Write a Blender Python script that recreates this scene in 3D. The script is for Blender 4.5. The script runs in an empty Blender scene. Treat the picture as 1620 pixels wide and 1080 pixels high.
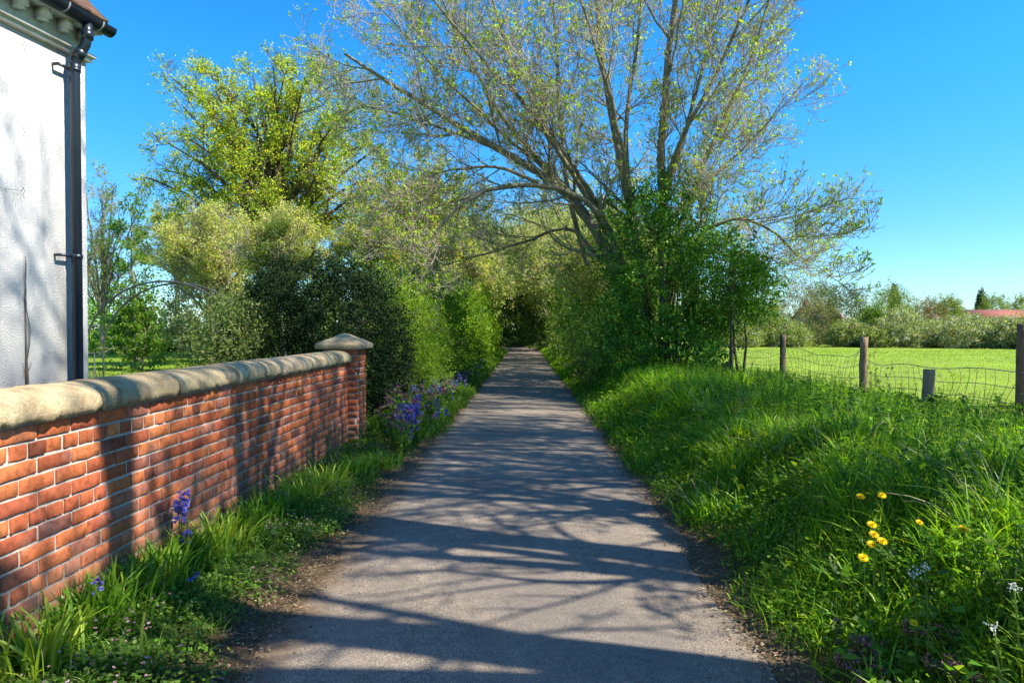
import bpy, math
import numpy as np
from mathutils import Matrix, Vector

# ------------------------------------------------------------------ scene, camera, light
scene = bpy.context.scene
col = scene.collection
R = math.radians
EYE = 1.45
FPX, W0, H0 = 1081.0, 1620.0, 1080.0
YAW, PITCH = math.atan(20 / FPX), math.atan(20 / FPX)

cam_d = bpy.data.cameras.new('camera'); cam = bpy.data.objects.new('camera', cam_d); col.objects.link(cam)
cam_d.sensor_width = 36.0; cam_d.lens = 36.0 * FPX / W0
cam_d.clip_start = 0.05; cam_d.clip_end = 6000
cam.location = (0, 0, EYE); cam.rotation_euler = (R(90) - PITCH, 0, YAW)
scene.camera = cam
CR = np.array(cam.rotation_euler.to_matrix())

SUN_EL, SUN_BACK = R(47), R(15)      # sun to the right of the lane, a little behind the camera
SV = np.array([math.cos(SUN_EL) * math.cos(SUN_BACK), -math.cos(SUN_EL) * math.sin(SUN_BACK), math.sin(SUN_EL)])
sun_d = bpy.data.lights.new('sun', 'SUN'); sun = bpy.data.objects.new('sun', sun_d); col.objects.link(sun)
sun_d.energy = 5.0; sun_d.angle = R(0.53); sun_d.color = (1.0, 0.92, 0.79)
sun.rotation_euler = Vector(SV).to_track_quat('Z', 'Y').to_euler(); sun.location = (20, -5, 30)

world = bpy.data.worlds.new('World'); scene.world = world; world.use_nodes = True
nt = world.node_tree; bg = nt.nodes['Background']
sky = nt.nodes.new('ShaderNodeTexSky'); sky.sky_type = 'NISHITA'; sky.sun_disc = False
sky.sun_elevation = SUN_EL; sky.sun_rotation = math.atan2(SV[0], SV[1])
sky.altitude = 100; sky.air_density = 1.0; sky.dust_density = 0.25; sky.ozone_density = 2.5
hs = nt.nodes.new('ShaderNodeHueSaturation'); hs.inputs['Saturation'].default_value = 1.35; hs.inputs['Value'].default_value = 1.0
nt.links.new(sky.outputs[0], hs.inputs['Color'])
tn = nt.nodes.new('ShaderNodeMix'); tn.data_type = 'RGBA'; tn.blend_type = 'MULTIPLY'; tn.inputs[0].default_value = 1.0; pass
tc = nt.nodes.new('ShaderNodeTexCoord'); sz = nt.nodes.new('ShaderNodeSeparateXYZ'); nt.links.new(tc.outputs['Generated'], sz.inputs[0])
cr_ = nt.nodes.new('ShaderNodeValToRGB'); e_ = cr_.color_ramp.elements; e_[0].position = 0.0; e_[0].color = (0.56, 0.74, 0.93, 1); e2_ = e_.new(0.13); e2_.color = (0.50, 0.80, 1.02, 1)
e_ = [e_[0], e_[2]]; e_[1].position = 0.33; e_[1].color = (0.42, 1.04, 1.24, 1)
nt.links.new(sz.outputs[2], cr_.inputs[0]); nt.links.new(cr_.outputs[0], tn.inputs[7])
nt.links.new(hs.outputs[0], tn.inputs[6]); nt.links.new(tn.outputs[2], bg.inputs['Color'])
bg.inputs['Strength'].default_value = 0.115

scene.view_settings.view_transform = 'Standard'; scene.view_settings.look = 'None'
scene.view_settings.exposure = 1.06; scene.view_settings.gamma = 1.0
scene.render.engine = 'CYCLES'
scene.cycles.max_bounces = 6; scene.cycles.diffuse_bounces = 3; scene.cycles.glossy_bounces = 2
scene.cycles.transmission_bounces = 3; scene.cycles.transparent_max_bounces = 4
scene.cycles.sample_clamp_indirect = 6.0
scene.cycles.use_denoising = True

# ------------------------------------------------------------------ pixel -> world
def ray(px, py):
    d = CR @ np.array([(px - W0 / 2) / FPX, -(py - H0 / 2) / FPX, -1.0])
    return d
def at(px, py, Y):
    d = ray(px, py); return np.array([0, 0, EYE]) + d * (Y / d[1])

def sstep(a, b, x):
    t = np.clip((x - a) / (b - a), 0, 1); return t * t * (3 - 2 * t)
def wob(x, y, f=1.0, s=0.0):
    return (np.sin(x * 1.7 * f + y * 0.9 * f + s) + np.sin(x * -0.8 * f + y * 2.3 * f + 1.3 + s * 2) + np.sin(x * 3.1 * f - y * 1.9 * f + 4.1 + s)) / 3
def rc(y):                                  # lane centre line: straight, then bends left under the trees
    return -np.where(y > 44, (y - 44) ** 2 * 0.02, 0.0) - 0.04
HWR = 1.07
def gz(x, y):
    x = np.asarray(x, float); y = np.asarray(y, float)
    u = x - rc(y)
    left = 0.06 * sstep(-1.15, -1.9, u) * (1 + 1.6 * sstep(8.5, 11, y)) + 0.02 * wob(x, y, 3.0) * sstep(-1.3, -1.8, u)
    bank = 0.50 * sstep(1.08, 2.35, u) - 0.15 * sstep(2.6, 4.7, u) + 0.035 * wob(x, y, 2.2, 2.0) * sstep(1.3, 2.0, u)
    d = np.hypot(np.maximum(x - 5.2, 0), 0) + np.maximum(y - 40, 0) * 0.3
    dist = np.hypot(x, y)
    field = -0.10 * sstep(4.6, 7.0, x) - np.clip((dist - 9) * 0.0118, 0, 1.0) * sstep(4.8, 9.0, x)
    return np.where(u < 0, left, bank + field)
def gray(px, py, h=0.0):
    d = ray(px, py); o = np.array([0, 0, EYE])
    t = 0.5
    while t < 200:
        p = o + d * t
        if p[2] <= gz(p[0], p[1]) + h: return p
        t += 0.01 + t * 0.002
    return o + d * t

# ------------------------------------------------------------------ mesh helpers
def mesh_np(name, V, Q=None, T=None, mats=(), parent=None, colr=None, midx=None, smooth=False):
    me = bpy.data.meshes.new(name)
    V = np.ascontiguousarray(V, np.float32)
    parts, starts, n = [], [], 0
    for F in (Q, T):
        if F is not None and len(F):
            F = np.asarray(F, np.int32); k = F.shape[1]
            parts.append(F.ravel()); starts.append(n + np.arange(len(F)) * k); n += F.size
    L = np.concatenate(parts); S = np.concatenate(starts).astype(np.int32)
    me.vertices.add(len(V)); me.vertices.foreach_set('co', V.ravel())
    me.loops.add(len(L)); me.loops.foreach_set('vertex_index', L.astype(np.int32))
    me.polygons.add(len(S)); me.polygons.foreach_set('loop_start', S)
    if midx is not None: me.polygons.foreach_set('material_index', np.asarray(midx, np.int32))
    if smooth: me.polygons.foreach_set('use_smooth', np.ones(len(S), bool))
    for m in mats: me.materials.append(m)
    if colr is not None:
        a = me.attributes.new('Col', 'FLOAT_COLOR', 'POINT')
        c = np.ones((len(V), 4), np.float32); c[:, :3] = colr
        a.data.foreach_set('color', c.ravel())
    me.update(calc_edges=True); me.validate()
    o = bpy.data.objects.new(name, me); col.objects.link(o)
    if parent is not None: o.parent = parent
    return o

class MB:
    """collects verts / quads / tris with a colour per vertex and a material index per face"""
    def __init__(s): s.V, s.Q, s.T, s.C, s.qm, s.tm, s.n = [], [], [], [], [], [], 0
    def add(s, V, Q=None, T=None, c=(0.5, 0.5, 0.5), m=0):
        V = np.asarray(V, float).reshape(-1, 3)
        C = np.broadcast_to(np.asarray(c, float), V.shape) if np.ndim(c) == 1 else np.asarray(c)
        s.V.append(V); s.C.append(C)
        if Q is not None and len(Q): Q = np.asarray(Q); s.Q.append(Q + s.n); s.qm.append(np.full(len(Q), m))
        if T is not None and len(T): T = np.asarray(T); s.T.append(T + s.n); s.tm.append(np.full(len(T), m))
        s.n += len(V)
    def build(s, name, mats, parent=None, smooth=False, offset=None):
        V = np.concatenate(s.V)
        if offset is not None: V = V - np.asarray(offset)
        Q = np.concatenate(s.Q) if s.Q else None; T = np.concatenate(s.T) if s.T else None
        mi = np.concatenate(s.qm + s.tm) if (s.qm or s.tm) else None
        return mesh_np(name, V, Q, T, mats if isinstance(mats, (list, tuple)) else [mats], parent, np.concatenate(s.C), mi, smooth)

def tag(o, label=None, cat=None, group=None, kind=None):
    if label: o['label'] = label
    if cat: o['category'] = cat
    if group: o['group'] = group
    if kind: o['kind'] = kind
    return o
def empty(name, loc, label=None, cat=None, group=None):
    o = bpy.data.objects.new(name, None); col.objects.link(o); o.location = loc; o.empty_display_size = 0.1
    return tag(o, label, cat, group)
def copy_thing(root, loc, rz=0.0, sc=1.0, label=None):
    r = root.copy(); col.objects.link(r); r.location = loc; r.rotation_euler = (0, 0, rz); r.scale = (sc, sc, sc)
    if label: r['label'] = label
    for ch in list(root.children):
        c = ch.copy(); col.objects.link(c); c.parent = r
    return r

BOXF = np.array([[0, 1, 3, 2], [4, 6, 7, 5], [0, 4, 5, 1], [2, 3, 7, 6], [0, 2, 6, 4], [1, 5, 7, 3]])
def box(mb, o, ax, ay, az, c=(0.5, 0.5, 0.5), m=0):
    o, ax, ay, az = map(lambda v: np.asarray(v, float), (o, ax, ay, az))
    V = [o + i * ax + j * ay + k * az for i in (0, 1) for j in (0, 1) for k in (0, 1)]
    mb.add(V, BOXF, c=c, m=m)
def tubes(P, Rr, sides=4, cap=False):
    """P (N,k,3), Rr (N,k) -> verts, quads"""
    P = np.asarray(P, float); Rr = np.asarray(Rr, float)
    if P.ndim == 2: P = P[None]; Rr = Rr[None]
    N, k, _ = P.shape
    Tn = np.gradient(P, axis=1); Tn /= np.linalg.norm(Tn, axis=2, keepdims=True) + 1e-9
    mean = P[:, -1] - P[:, 0]; mean /= np.linalg.norm(mean, axis=1, keepdims=True) + 1e-9
    ref = np.where(np.abs(mean[:, 2:3]) > 0.8, [[1.0, 0.13, 0.0]], [[0.0, 0.1, 1.0]])[:, None, :]
    A = np.cross(Tn, ref); A /= np.linalg.norm(A, axis=2, keepdims=True) + 1e-9
    B = np.cross(Tn, A)
    th = np.arange(sides) * 2 * math.pi / sides
    V = P[:, :, None, :] + Rr[:, :, None, None] * (np.cos(th)[None, None, :, None] * A[:, :, None, :] + np.sin(th)[None, None, :, None] * B[:, :, None, :])
    V = V.reshape(-1, 3)
    n = np.arange(N)[:, None, None] * k * sides; i = np.arange(k - 1)[None, :, None] * sides; j = np.arange(sides)[None, None, :]
    j2 = (j + 1) % sides
    Q = np.stack([n + i + j, n + i + j2, n + i + sides + j2, n + i + sides + j], -1).reshape(-1, 4)
    T = None
    if cap:
        T = []
        for a in range(N):
            for e, rev in ((0, True), (k - 1, False)):
                b0 = a * k * sides + e * sides
                for q in range(1, sides - 1):
                    T.append((b0, b0 + q + 1, b0 + q) if rev else (b0, b0 + q, b0 + q + 1))
        T = np.array(T)
    return V, Q, T
def tube(mb, pts, r, sides=8, c=(0.5, 0.5, 0.5), m=0, cap=True):
    pts = np.asarray(pts, float); r = np.broadcast_to(np.asarray(r, float), (len(pts),))
    V, Q, T = tubes(pts, r, sides, cap); mb.add(V, Q, T, c=c, m=m)
def unit(v): return v / (np.linalg.norm(v, axis=-1, keepdims=True) + 1e-9)
def rdir(rng, n):
    return unit(rng.normal(size=(n, 3)))
def leaves(mb, C, D, ln, wd, rng, c, m=0, fold=0.15, N=None):
    n = len(C); D = unit(D)
    ref = rdir(rng, n) if N is None else N
    S = unit(np.cross(D, ref)); Nn = np.cross(S, D)
    ln = np.broadcast_to(ln, (n,))[:, None]; wd = np.broadcast_to(wd, (n,))[:, None]
    a = C; b = C + D * ln * 0.45 + S * wd * 0.5 + Nn * ln * fold; t = C + D * ln; d = C + D * ln * 0.45 - S * wd * 0.5 + Nn * ln * fold
    V = np.stack([a, b, t, d], 1).reshape(-1, 3)
    Q = np.arange(n * 4).reshape(-1, 4)
    mb.add(V, Q, c=np.repeat(c, 4, axis=0), m=m)
def blades(mb, C, h, lean, w, rng, c, m=0, tipw=0.1, az=None, tipc=None):
    """grass blades: three segments bending over towards lean azimuth"""
    n = len(C); az = rng.uniform(0, 2 * math.pi, n) if az is None else az
    fa = az + rng.uniform(-1.5, 1.5, n) + math.pi / 2
    D = np.stack([np.cos(az), np.sin(az), np.zeros(n)], 1); S = np.stack([np.cos(fa), np.sin(fa), np.zeros(n)], 1)
    h = h[:, None]; lean = lean[:, None]; w = w[:, None] / 2
    pts = []
    for t, ww in ((0, 0.8), (0.4, 1.0), (0.75, 0.75), (1.0, tipw)):
        z = h * (t - 0.35 * lean * t * t); o = D * h * lean * (t ** 2) * 0.8
        p = C + o; p = p + np.concatenate([np.zeros((n, 2)), z], 1)
        pts += [p - S * w * ww, p + S * w * ww]
    V = np.stack(pts, 1).reshape(-1, 3)
    b = np.arange(n)[:, None] * 8
    Q = np.concatenate([np.stack([b[:, 0] + 2 * i, b[:, 0] + 2 * i + 1, b[:, 0] + 2 * i + 3, b[:, 0] + 2 * i + 2], 1) for i in range(3)])
    cc = np.repeat(c, 8, axis=0)
    mb.add(V, Q, c=cc, m=m)
def pal(rng, n, cols, jit=0.18, w=None):
    cols = np.asarray(cols, float); i = rng.choice(len(cols), n, p=w)
    c = cols[i] * (1 + rng.normal(0, jit, (n, 1))) * (1 + rng.normal(0, jit * 0.35, (n, 3)))
    return np.clip(c, 0.002, 0.95)

# ------------------------------------------------------------------ materials
class NB:
    def __init__(s, name):
        s.m = bpy.data.materials.new(name); s.m.use_nodes = True; s.t = s.m.node_tree
        s.p = s.t.nodes['Principled BSDF']; s.out = s.t.nodes['Material Output']
    def n(s, typ, **kw):
        nd = s.t.nodes.new(typ)
        for k, v in kw.items():
            if k in nd.inputs: nd.inputs[k].default_value = v
            else: setattr(nd, k, v)
        return nd
    def l(s, a, b): s.t.links.new(a, b)
    def noise(s, scale, detail=5.0, rough=0.6, vec=None):
        nd = s.n('ShaderNodeTexNoise'); nd.inputs['Scale'].default_value = scale; nd.inputs['Detail'].default_value = detail; nd.inputs['Roughness'].default_value = rough
        g = vec if vec is not None else s.coord()
        s.l(g, nd.inputs['Vector']); return nd.outputs['Fac']
    def coord(s):
        if not hasattr(s, '_c'): s._c = s.n('ShaderNodeNewGeometry').outputs['Position']
        return s._c
    def ramp(s, fac, stops):
        r = s.n('ShaderNodeValToRGB'); e = r.color_ramp.elements
        while len(e) < len(stops): e.new(0.5)
        for i, (p, c) in enumerate(stops): e[i].position = p; e[i].color = (*c, 1) if len(c) == 3 else c
        s.l(fac, r.inputs['Fac']); return r.outputs['Color']
    def mix(s, f, a, b, mode='MIX'):
        mx = s.n('ShaderNodeMix', data_type='RGBA', blend_type=mode)
        for sock, v in ((mx.inputs[0], f), (mx.inputs[6], a), (mx.inputs[7], b)):
            if isinstance(v, (int, float)): sock.default_value = v
            elif isinstance(v, tuple): sock.default_value = (*v, 1)
            else: s.l(v, sock)
        return mx.outputs[2]
    def attr(s): return s.n('ShaderNodeAttribute', attribute_name='Col').outputs['Color']
    def bump(s, h, strength, dist=0.01):
        b = s.n('ShaderNodeBump'); b.inputs['Strength'].default_value = strength; b.inputs['Distance'].default_value = dist
        s.l(h, b.inputs['Height']); s.l(b.outputs[0], s.p.inputs['Normal'])
    def base(s, c, rough=0.8, spec=0.3):
        if isinstance(c, tuple): s.p.inputs['Base Color'].default_value = (*c, 1)
        else: s.l(c, s.p.inputs['Base Color'])
        s.p.inputs['Roughness'].default_value = rough; s.p.inputs['Specular IOR Level'].default_value = spec
        return s.m

def leaf_mat(name, trans=0.35, rough=0.45, spec=0.35, tint=(1.25, 1.2, 0.5)):
    b = NB(name); a = b.attr(); b.base(a, rough, spec)
    tr = b.n('ShaderNodeBsdfTranslucent'); b.l(b.mix(1.0, a, tint, 'MULTIPLY'), tr.inputs['Color'])
    mx = b.n('ShaderNodeMixShader'); mx.inputs[0].default_value = trans
    b.l(b.p.outputs[0], mx.inputs[1]); b.l(tr.outputs[0], mx.inputs[2]); b.l(mx.outputs[0], b.out.inputs['Surface'])
    return b.m
M = {}
M['leaf'] = leaf_mat('leaf', 0.55, 0.5, 0.3)
M['leaf_gloss'] = leaf_mat('glossy_leaf', 0.25, 0.5, 0.3)
M['grass'] = leaf_mat('grass_blade', 0.5, 0.42, 0.4, (1.3, 1.25, 0.4))
M['petal'] = leaf_mat('petal', 0.3, 0.6, 0.2, (1.1, 1.1, 1.1))
def bark_mat(name, c1, c2, c3):
    b = NB(name); n1 = b.noise(9, 6); n2 = b.noise(45, 4)
    c = b.ramp(n1, [(0.3, c1), (0.55, c2), (0.72, c3)])
    b.bump(n2, 0.6, 0.02); return b.base(c, 0.9, 0.15)
M['bark'] = bark_mat('ash_bark', (0.12, 0.10, 0.065), (0.27, 0.23, 0.155), (0.27, 0.27, 0.12))
M['bark_dark'] = bark_mat('dark_bark', (0.05, 0.04, 0.03), (0.12, 0.09, 0.06), (0.13, 0.13, 0.07))
M['twig'] = NB('twig_bark').base((0.38, 0.32, 0.23), 0.85, 0.2)
b = NB('asphalt')
big = b.noise(0.9, 4); fine = b.noise(160, 3, 0.7); mid = b.noise(14, 5, 0.7)
c = b.ramp(big, [(0.3, (0.175, 0.148, 0.118)), (0.7, (0.275, 0.234, 0.187))])
c = b.mix(0.8, c, b.ramp(fine, [(0.36, (0.05, 0.05, 0.05)), (0.5, (0.5, 0.5, 0.5)), (0.64, (0.95, 0.93, 0.9))]), 'OVERLAY')
c = b.mix(0.55, c, b.ramp(mid, [(0.3, (0.28, 0.28, 0.29)), (0.7, (0.66, 0.63, 0.59))]), 'OVERLAY')
c = b.mix(b.ramp(b.noise(0.45, 3), [(0.52, (0, 0, 0)), (0.56, (0.45, 0.45, 0.45))]), c, (0.13, 0.118, 0.104))
mp = b.n('ShaderNodeTexVoronoi', feature='DISTANCE_TO_EDGE'); mp.inputs['Scale'].default_value = 0.55
wv = b.n('ShaderNodeVectorMath', operation='ADD'); b.l(b.coord(), wv.inputs[0])
nz = b.n('ShaderNodeTexNoise'); nz.inputs['Scale'].default_value = 2.5; nz.inputs['Detail'].default_value = 6; b.l(b.coord(), nz.inputs['Vector'])
sc_ = b.n('ShaderNodeVectorMath', operation='SCALE'); sc_.inputs['Scale'].default_value = 0.8; b.l(nz.outputs['Color'], sc_.inputs[0]); b.l(sc_.outputs[0], wv.inputs[1]); b.l(wv.outputs[0], mp.inputs['Vector'])
cr = b.ramp(mp.outputs['Distance'], [(0.0, (1, 1, 1)), (0.008, (0, 0, 0))])
c = b.mix(b.mix(1.0, cr, b.ramp(big, [(0.45, (0, 0, 0)), (0.6, (0.8, 0.8, 0.8))]), 'MULTIPLY'), c, (0.06, 0.055, 0.05))
sx = b.n('ShaderNodeSeparateXYZ'); b.l(b.coord(), sx.inputs[0]); ab = b.n('ShaderNodeMath', operation='ABSOLUTE'); b.l(sx.outputs[0], ab.inputs[0])
ed = b.noise(5, 6, 0.7); ad = b.n('ShaderNodeMath', operation='MULTIPLY_ADD'); b.l(ed, ad.inputs[0]); ad.inputs[1].default_value = 0.42; b.l(ab.outputs[0], ad.inputs[2])
mr = b.n('ShaderNodeMapRange'); mr.inputs['From Min'].default_value = 1.17; mr.inputs['From Max'].default_value = 1.36; b.l(ad.outputs[0], mr.inputs['Value'])
c = b.mix(mr.outputs[0], c, b.ramp(b.noise(40, 5, 0.7), [(0.3, (0.06, 0.042, 0.028)), (0.5, (0.15, 0.105, 0.065)), (0.7, (0.26, 0.19, 0.12))]))
b.bump(b.mix(0.3, fine, mid), 0.9, 0.008); M['asphalt'] = b.base(c, 0.85, 0.25)
b = NB('ground'); a = b.attr(); f1 = b.noise(35, 6, 0.7); f2 = b.noise(2.2, 4)
c = b.mix(0.7, a, b.ramp(f1, [(0.3, (0.2, 0.2, 0.2)), (0.7, (0.8, 0.8, 0.75))]), 'OVERLAY')
c = b.mix(0.35, c, b.ramp(f2, [(0.3, (0.35, 0.36, 0.3)), (0.7, (0.65, 0.63, 0.55))]), 'OVERLAY')
b.bump(f1, 0.8, 0.03); M['ground'] = b.base(c, 0.95, 0.1)
b = NB('brick'); a = b.attr(); n1 = b.noise(28, 6, 0.65); n2 = b.noise(130, 4, 0.7); n3 = b.noise(5, 3)
c = b.mix(0.75, a, b.ramp(n1, [(0.28, (0.16, 0.14, 0.14)), (0.5, (0.5, 0.5, 0.5)), (0.75, (0.72, 0.68, 0.66))]), 'OVERLAY')
c = b.mix(b.ramp(n3, [(0.55, (0, 0, 0)), (0.75, (0.3, 0.3, 0.3))]), c, (0.42, 0.36, 0.32))
sz_ = b.n('ShaderNodeSeparateXYZ'); b.l(b.coord(), sz_.inputs[0]); ma_ = b.n('ShaderNodeMath', operation='MULTIPLY_ADD'); b.l(n3, ma_.inputs[0]); ma_.inputs[1].default_value = -0.55; b.l(sz_.outputs[2], ma_.inputs[2])
mr = b.n('ShaderNodeMapRange'); mr.inputs['From Min'].default_value = 0.12; mr.inputs['From Max'].default_value = -0.25; mr.inputs['To Max'].default_value = 0.7; b.l(ma_.outputs[0], mr.inputs['Value'])
c = b.mix(mr.outputs[0], c, (0.13, 0.105, 0.06))
c = b.mix(b.ramp(b.noise(16, 5, 0.75), [(0.60, (0, 0, 0)), (0.70, (0.6, 0.6, 0.6))]), c, (0.09, 0.05, 0.04))
b.bump(b.mix(0.5, n1, n2), 0.9, 0.006); M['brick'] = b.base(c, 1.0, 0.04)
b = NB('mortar'); n1 = b.noise(60, 5, 0.7)
M['mortar'] = b.base(b.ramp(n1, [(0.3, (0.26, 0.225, 0.19)), (0.7, (0.46, 0.41, 0.35))]), 0.95, 0.1); b.bump(n1, 0.7, 0.006)
b = NB('sandstone'); n1 = b.noise(7, 5); n2 = b.noise(90, 5, 0.75)
c = b.ramp(n1, [(0.28, (0.22, 0.17, 0.10)), (0.5, (0.38, 0.30, 0.18)), (0.72, (0.48, 0.40, 0.25))])
c = b.mix(0.6, c, b.ramp(n2, [(0.3, (0.15, 0.15, 0.13)), (0.5, (0.5, 0.5, 0.5)), (0.7, (0.75, 0.72, 0.65))]), 'OVERLAY')
c = b.mix(1.0, c, b.attr(), 'OVERLAY')
c = b.mix(b.ramp(b.noise(11, 6, 0.75), [(0.58, (0, 0, 0)), (0.66, (0.55, 0.55, 0.55))]), c, (0.12, 0.115, 0.075))
c = b.mix(b.ramp(b.noise(24, 3, 0.6), [(0.68, (0, 0, 0)), (0.72, (0.6, 0.6, 0.6))]), c, (0.50, 0.49, 0.42))
b.bump(b.mix(0.6, n2, b.noise(32, 4, 0.8)), 1.0, 0.014); M['stone'] = b.base(c, 0.95, 0.1)
b = NB('white_roughcast'); n1 = b.noise(140, 3, 0.6); n2 = b.noise(1.4, 4)
vo = b.n('ShaderNodeTexVoronoi'); vo.inputs['Scale'].default_value = 150; b.l(b.coord(), vo.inputs['Vector'])
c = b.ramp(n2, [(0.3, (0.66, 0.65, 0.645)), (0.7, (0.76, 0.755, 0.75))])
mpg = b.n('ShaderNodeMapping'); mpg.inputs['Scale'].default_value = (1, 1, 0.06); b.l(b.coord(), mpg.inputs['Vector'])
c = b.mix(b.ramp(b.noise(7, 4, 0.7, mpg.outputs[0]), [(0.5, (0, 0, 0)), (0.75, (0.5, 0.5, 0.5))]), c, (0.50, 0.47, 0.42))
b.bump(b.mix(0.6, n1, vo.outputs['Distance']), 0.75, 0.014); M['render'] = b.base(c, 0.9, 0.2)
b = NB('painted_moulding'); n1 = b.noise(20, 5, 0.7)
M['moulding'] = b.base(b.ramp(n1, [(0.3, (0.62, 0.57, 0.48)), (0.6, (0.78, 0.76, 0.70))]), 0.7, 0.3)
M['pipe'] = NB('black_pipe').base((0.010, 0.018, 0.032), 0.32, 0.6)
b = NB('roof_tile'); n1 = b.noise(18, 5); a = b.attr()
M['tile'] = b.base(b.mix(0.6, a, b.ramp(n1, [(0.3, (0.25, 0.22, 0.22)), (0.7, (0.7, 0.68, 0.65))]), 'OVERLAY'), 0.8, 0.3)
M['iron'] = NB('arch_metal').base((0.055, 0.058, 0.06), 0.5, 0.4)
M['wire'] = NB('fence_wire').base((0.20, 0.19, 0.17), 0.6, 0.4)
b = NB('weathered_wood')
mpg = b.n('ShaderNodeMapping'); mpg.inputs['Scale'].default_value = (1, 1, 0.08); b.l(b.coord(), mpg.inputs['Vector'])
n1 = b.noise(70, 5, 0.7, mpg.outputs[0]); a = b.attr()
M['wood'] = b.base(b.mix(0.8, a, b.ramp(n1, [(0.3, (0.15, 0.14, 0.13)), (0.7, (0.8, 0.78, 0.75))]), 'OVERLAY'), 0.9, 0.1); b.bump(n1, 0.7, 0.01)
b = NB('plain_wall'); M['paint'] = b.base(b.attr(), 0.85, 0.2)
M['glass'] = NB('window_glass').base((0.05, 0.07, 0.09), 0.1, 0.6)

# ------------------------------------------------------------------ ground and lane
def axis(*segs):
    o = []
    for a, b_, st in segs: o += list(np.arange(a, b_, st))
    o.append(segs[-1][1]); return np.array(o)
gx = axis((-2000, -200, 200), (-200, -40, 10), (-40, -6, 1.0), (-6, -2.6, 0.2), (-2.6, 5.6, 0.07), (5.6, 10, 0.25), (10, 60, 2), (60, 200, 10), (200, 2000, 200))
gy = axis((-60, -4, 4), (-4, 0, 0.5), (0, 16, 0.1), (16, 60, 0.5), (60, 200, 7), (200, 3000, 200))
X, Y = np.meshgrid(gx, gy, indexing='ij'); Z = gz(X, Y)
rg = np.random.default_rng(1)
near = (np.abs(X - rc(Y)) < 6) & (Y < 30)
Z = Z + np.where(near & (np.abs(X - rc(Y)) > 1.2), rg.normal(0, 0.006, Z.shape), 0)
u = X - rc(Y)
soil = np.array([0.085, 0.06, 0.038]); green = np.array([0.035, 0.075, 0.012]); fieldc = np.array([0.235, 0.335, 0.03]); straw = np.array([0.15, 0.11, 0.065])
we = 0.12 * wob(X, Y, 2.5)
ks = np.where(u < 0, sstep(-1.60, -1.38, u + we), sstep(1.5 , 1.25, u + we))[..., None]
C = green * (1 - ks) + soil * ks
k2 = (sstep(1.35, 1.15, np.abs(u) + we * 0.5) * 0.7)[..., None]; C = C * (1 - k2) + straw * k2
fvar = (1 + 0.16 * wob(X, Y, 0.30, 2) + 0.10 * wob(X, Y, 0.9, 5))[..., None] * np.array([1.0, 1, 1])
fieldc = np.array([0.20, 0.285, 0.032]) * fvar
kf = np.maximum(sstep(4.9, 5.4, X), sstep(-3.0, -3.6, X))[..., None]; C = C * (1 - kf) + fieldc * kf
nx, ny = len(gx), len(gy)
idx = np.arange(nx * ny).reshape(nx, ny)
Q = np.stack([idx[:-1, :-1], idx[1:, :-1], idx[1:, 1:], idx[:-1, 1:]], -1).reshape(-1, 4)
g = mesh_np('ground', np.stack([X, Y, Z], -1).reshape(-1, 3), Q, None, [M['ground']], None, C.reshape(-1, 3), None, True)
g['kind'] = 'structure'
ry = axis((-8, 20, 0.06), (20, 75, 0.4)); nu = 25
uu = np.linspace(-1, 1, nu)
YY = np.repeat(ry[:, None], nu, 1); hw = HWR + 0.06 + 0.03 * np.sin(ry * 1.3) + 0.03 * np.sin(ry * 4.1 + 1) 
sm = lambda a: np.convolve(a, np.ones(5) / 5, 'same')
jl = sm(rg.normal(0, 0.03, len(ry))); jr = sm(rg.normal(0, 0.03, len(ry)))
XX = rc(YY) + np.where(uu[None] < 0, uu[None] * (hw + jl + 0.03)[:, None], uu[None] * (hw * 0.98 + jr)[:, None])
ZZ = 0.018 - 0.014 * uu[None] ** 2 + 0 * YY
idx = np.arange(XX.size).reshape(XX.shape)
Q = np.stack([idx[:-1, :-1], idx[:-1, 1:], idx[1:, 1:], idx[1:, :-1]], -1).reshape(-1, 4)
rd = mesh_np('road', np.stack([XX, YY, ZZ], -1).reshape(-1, 3), Q, None, [M['asphalt']], None, None, None, True); rd['kind'] = 'structure'

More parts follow.
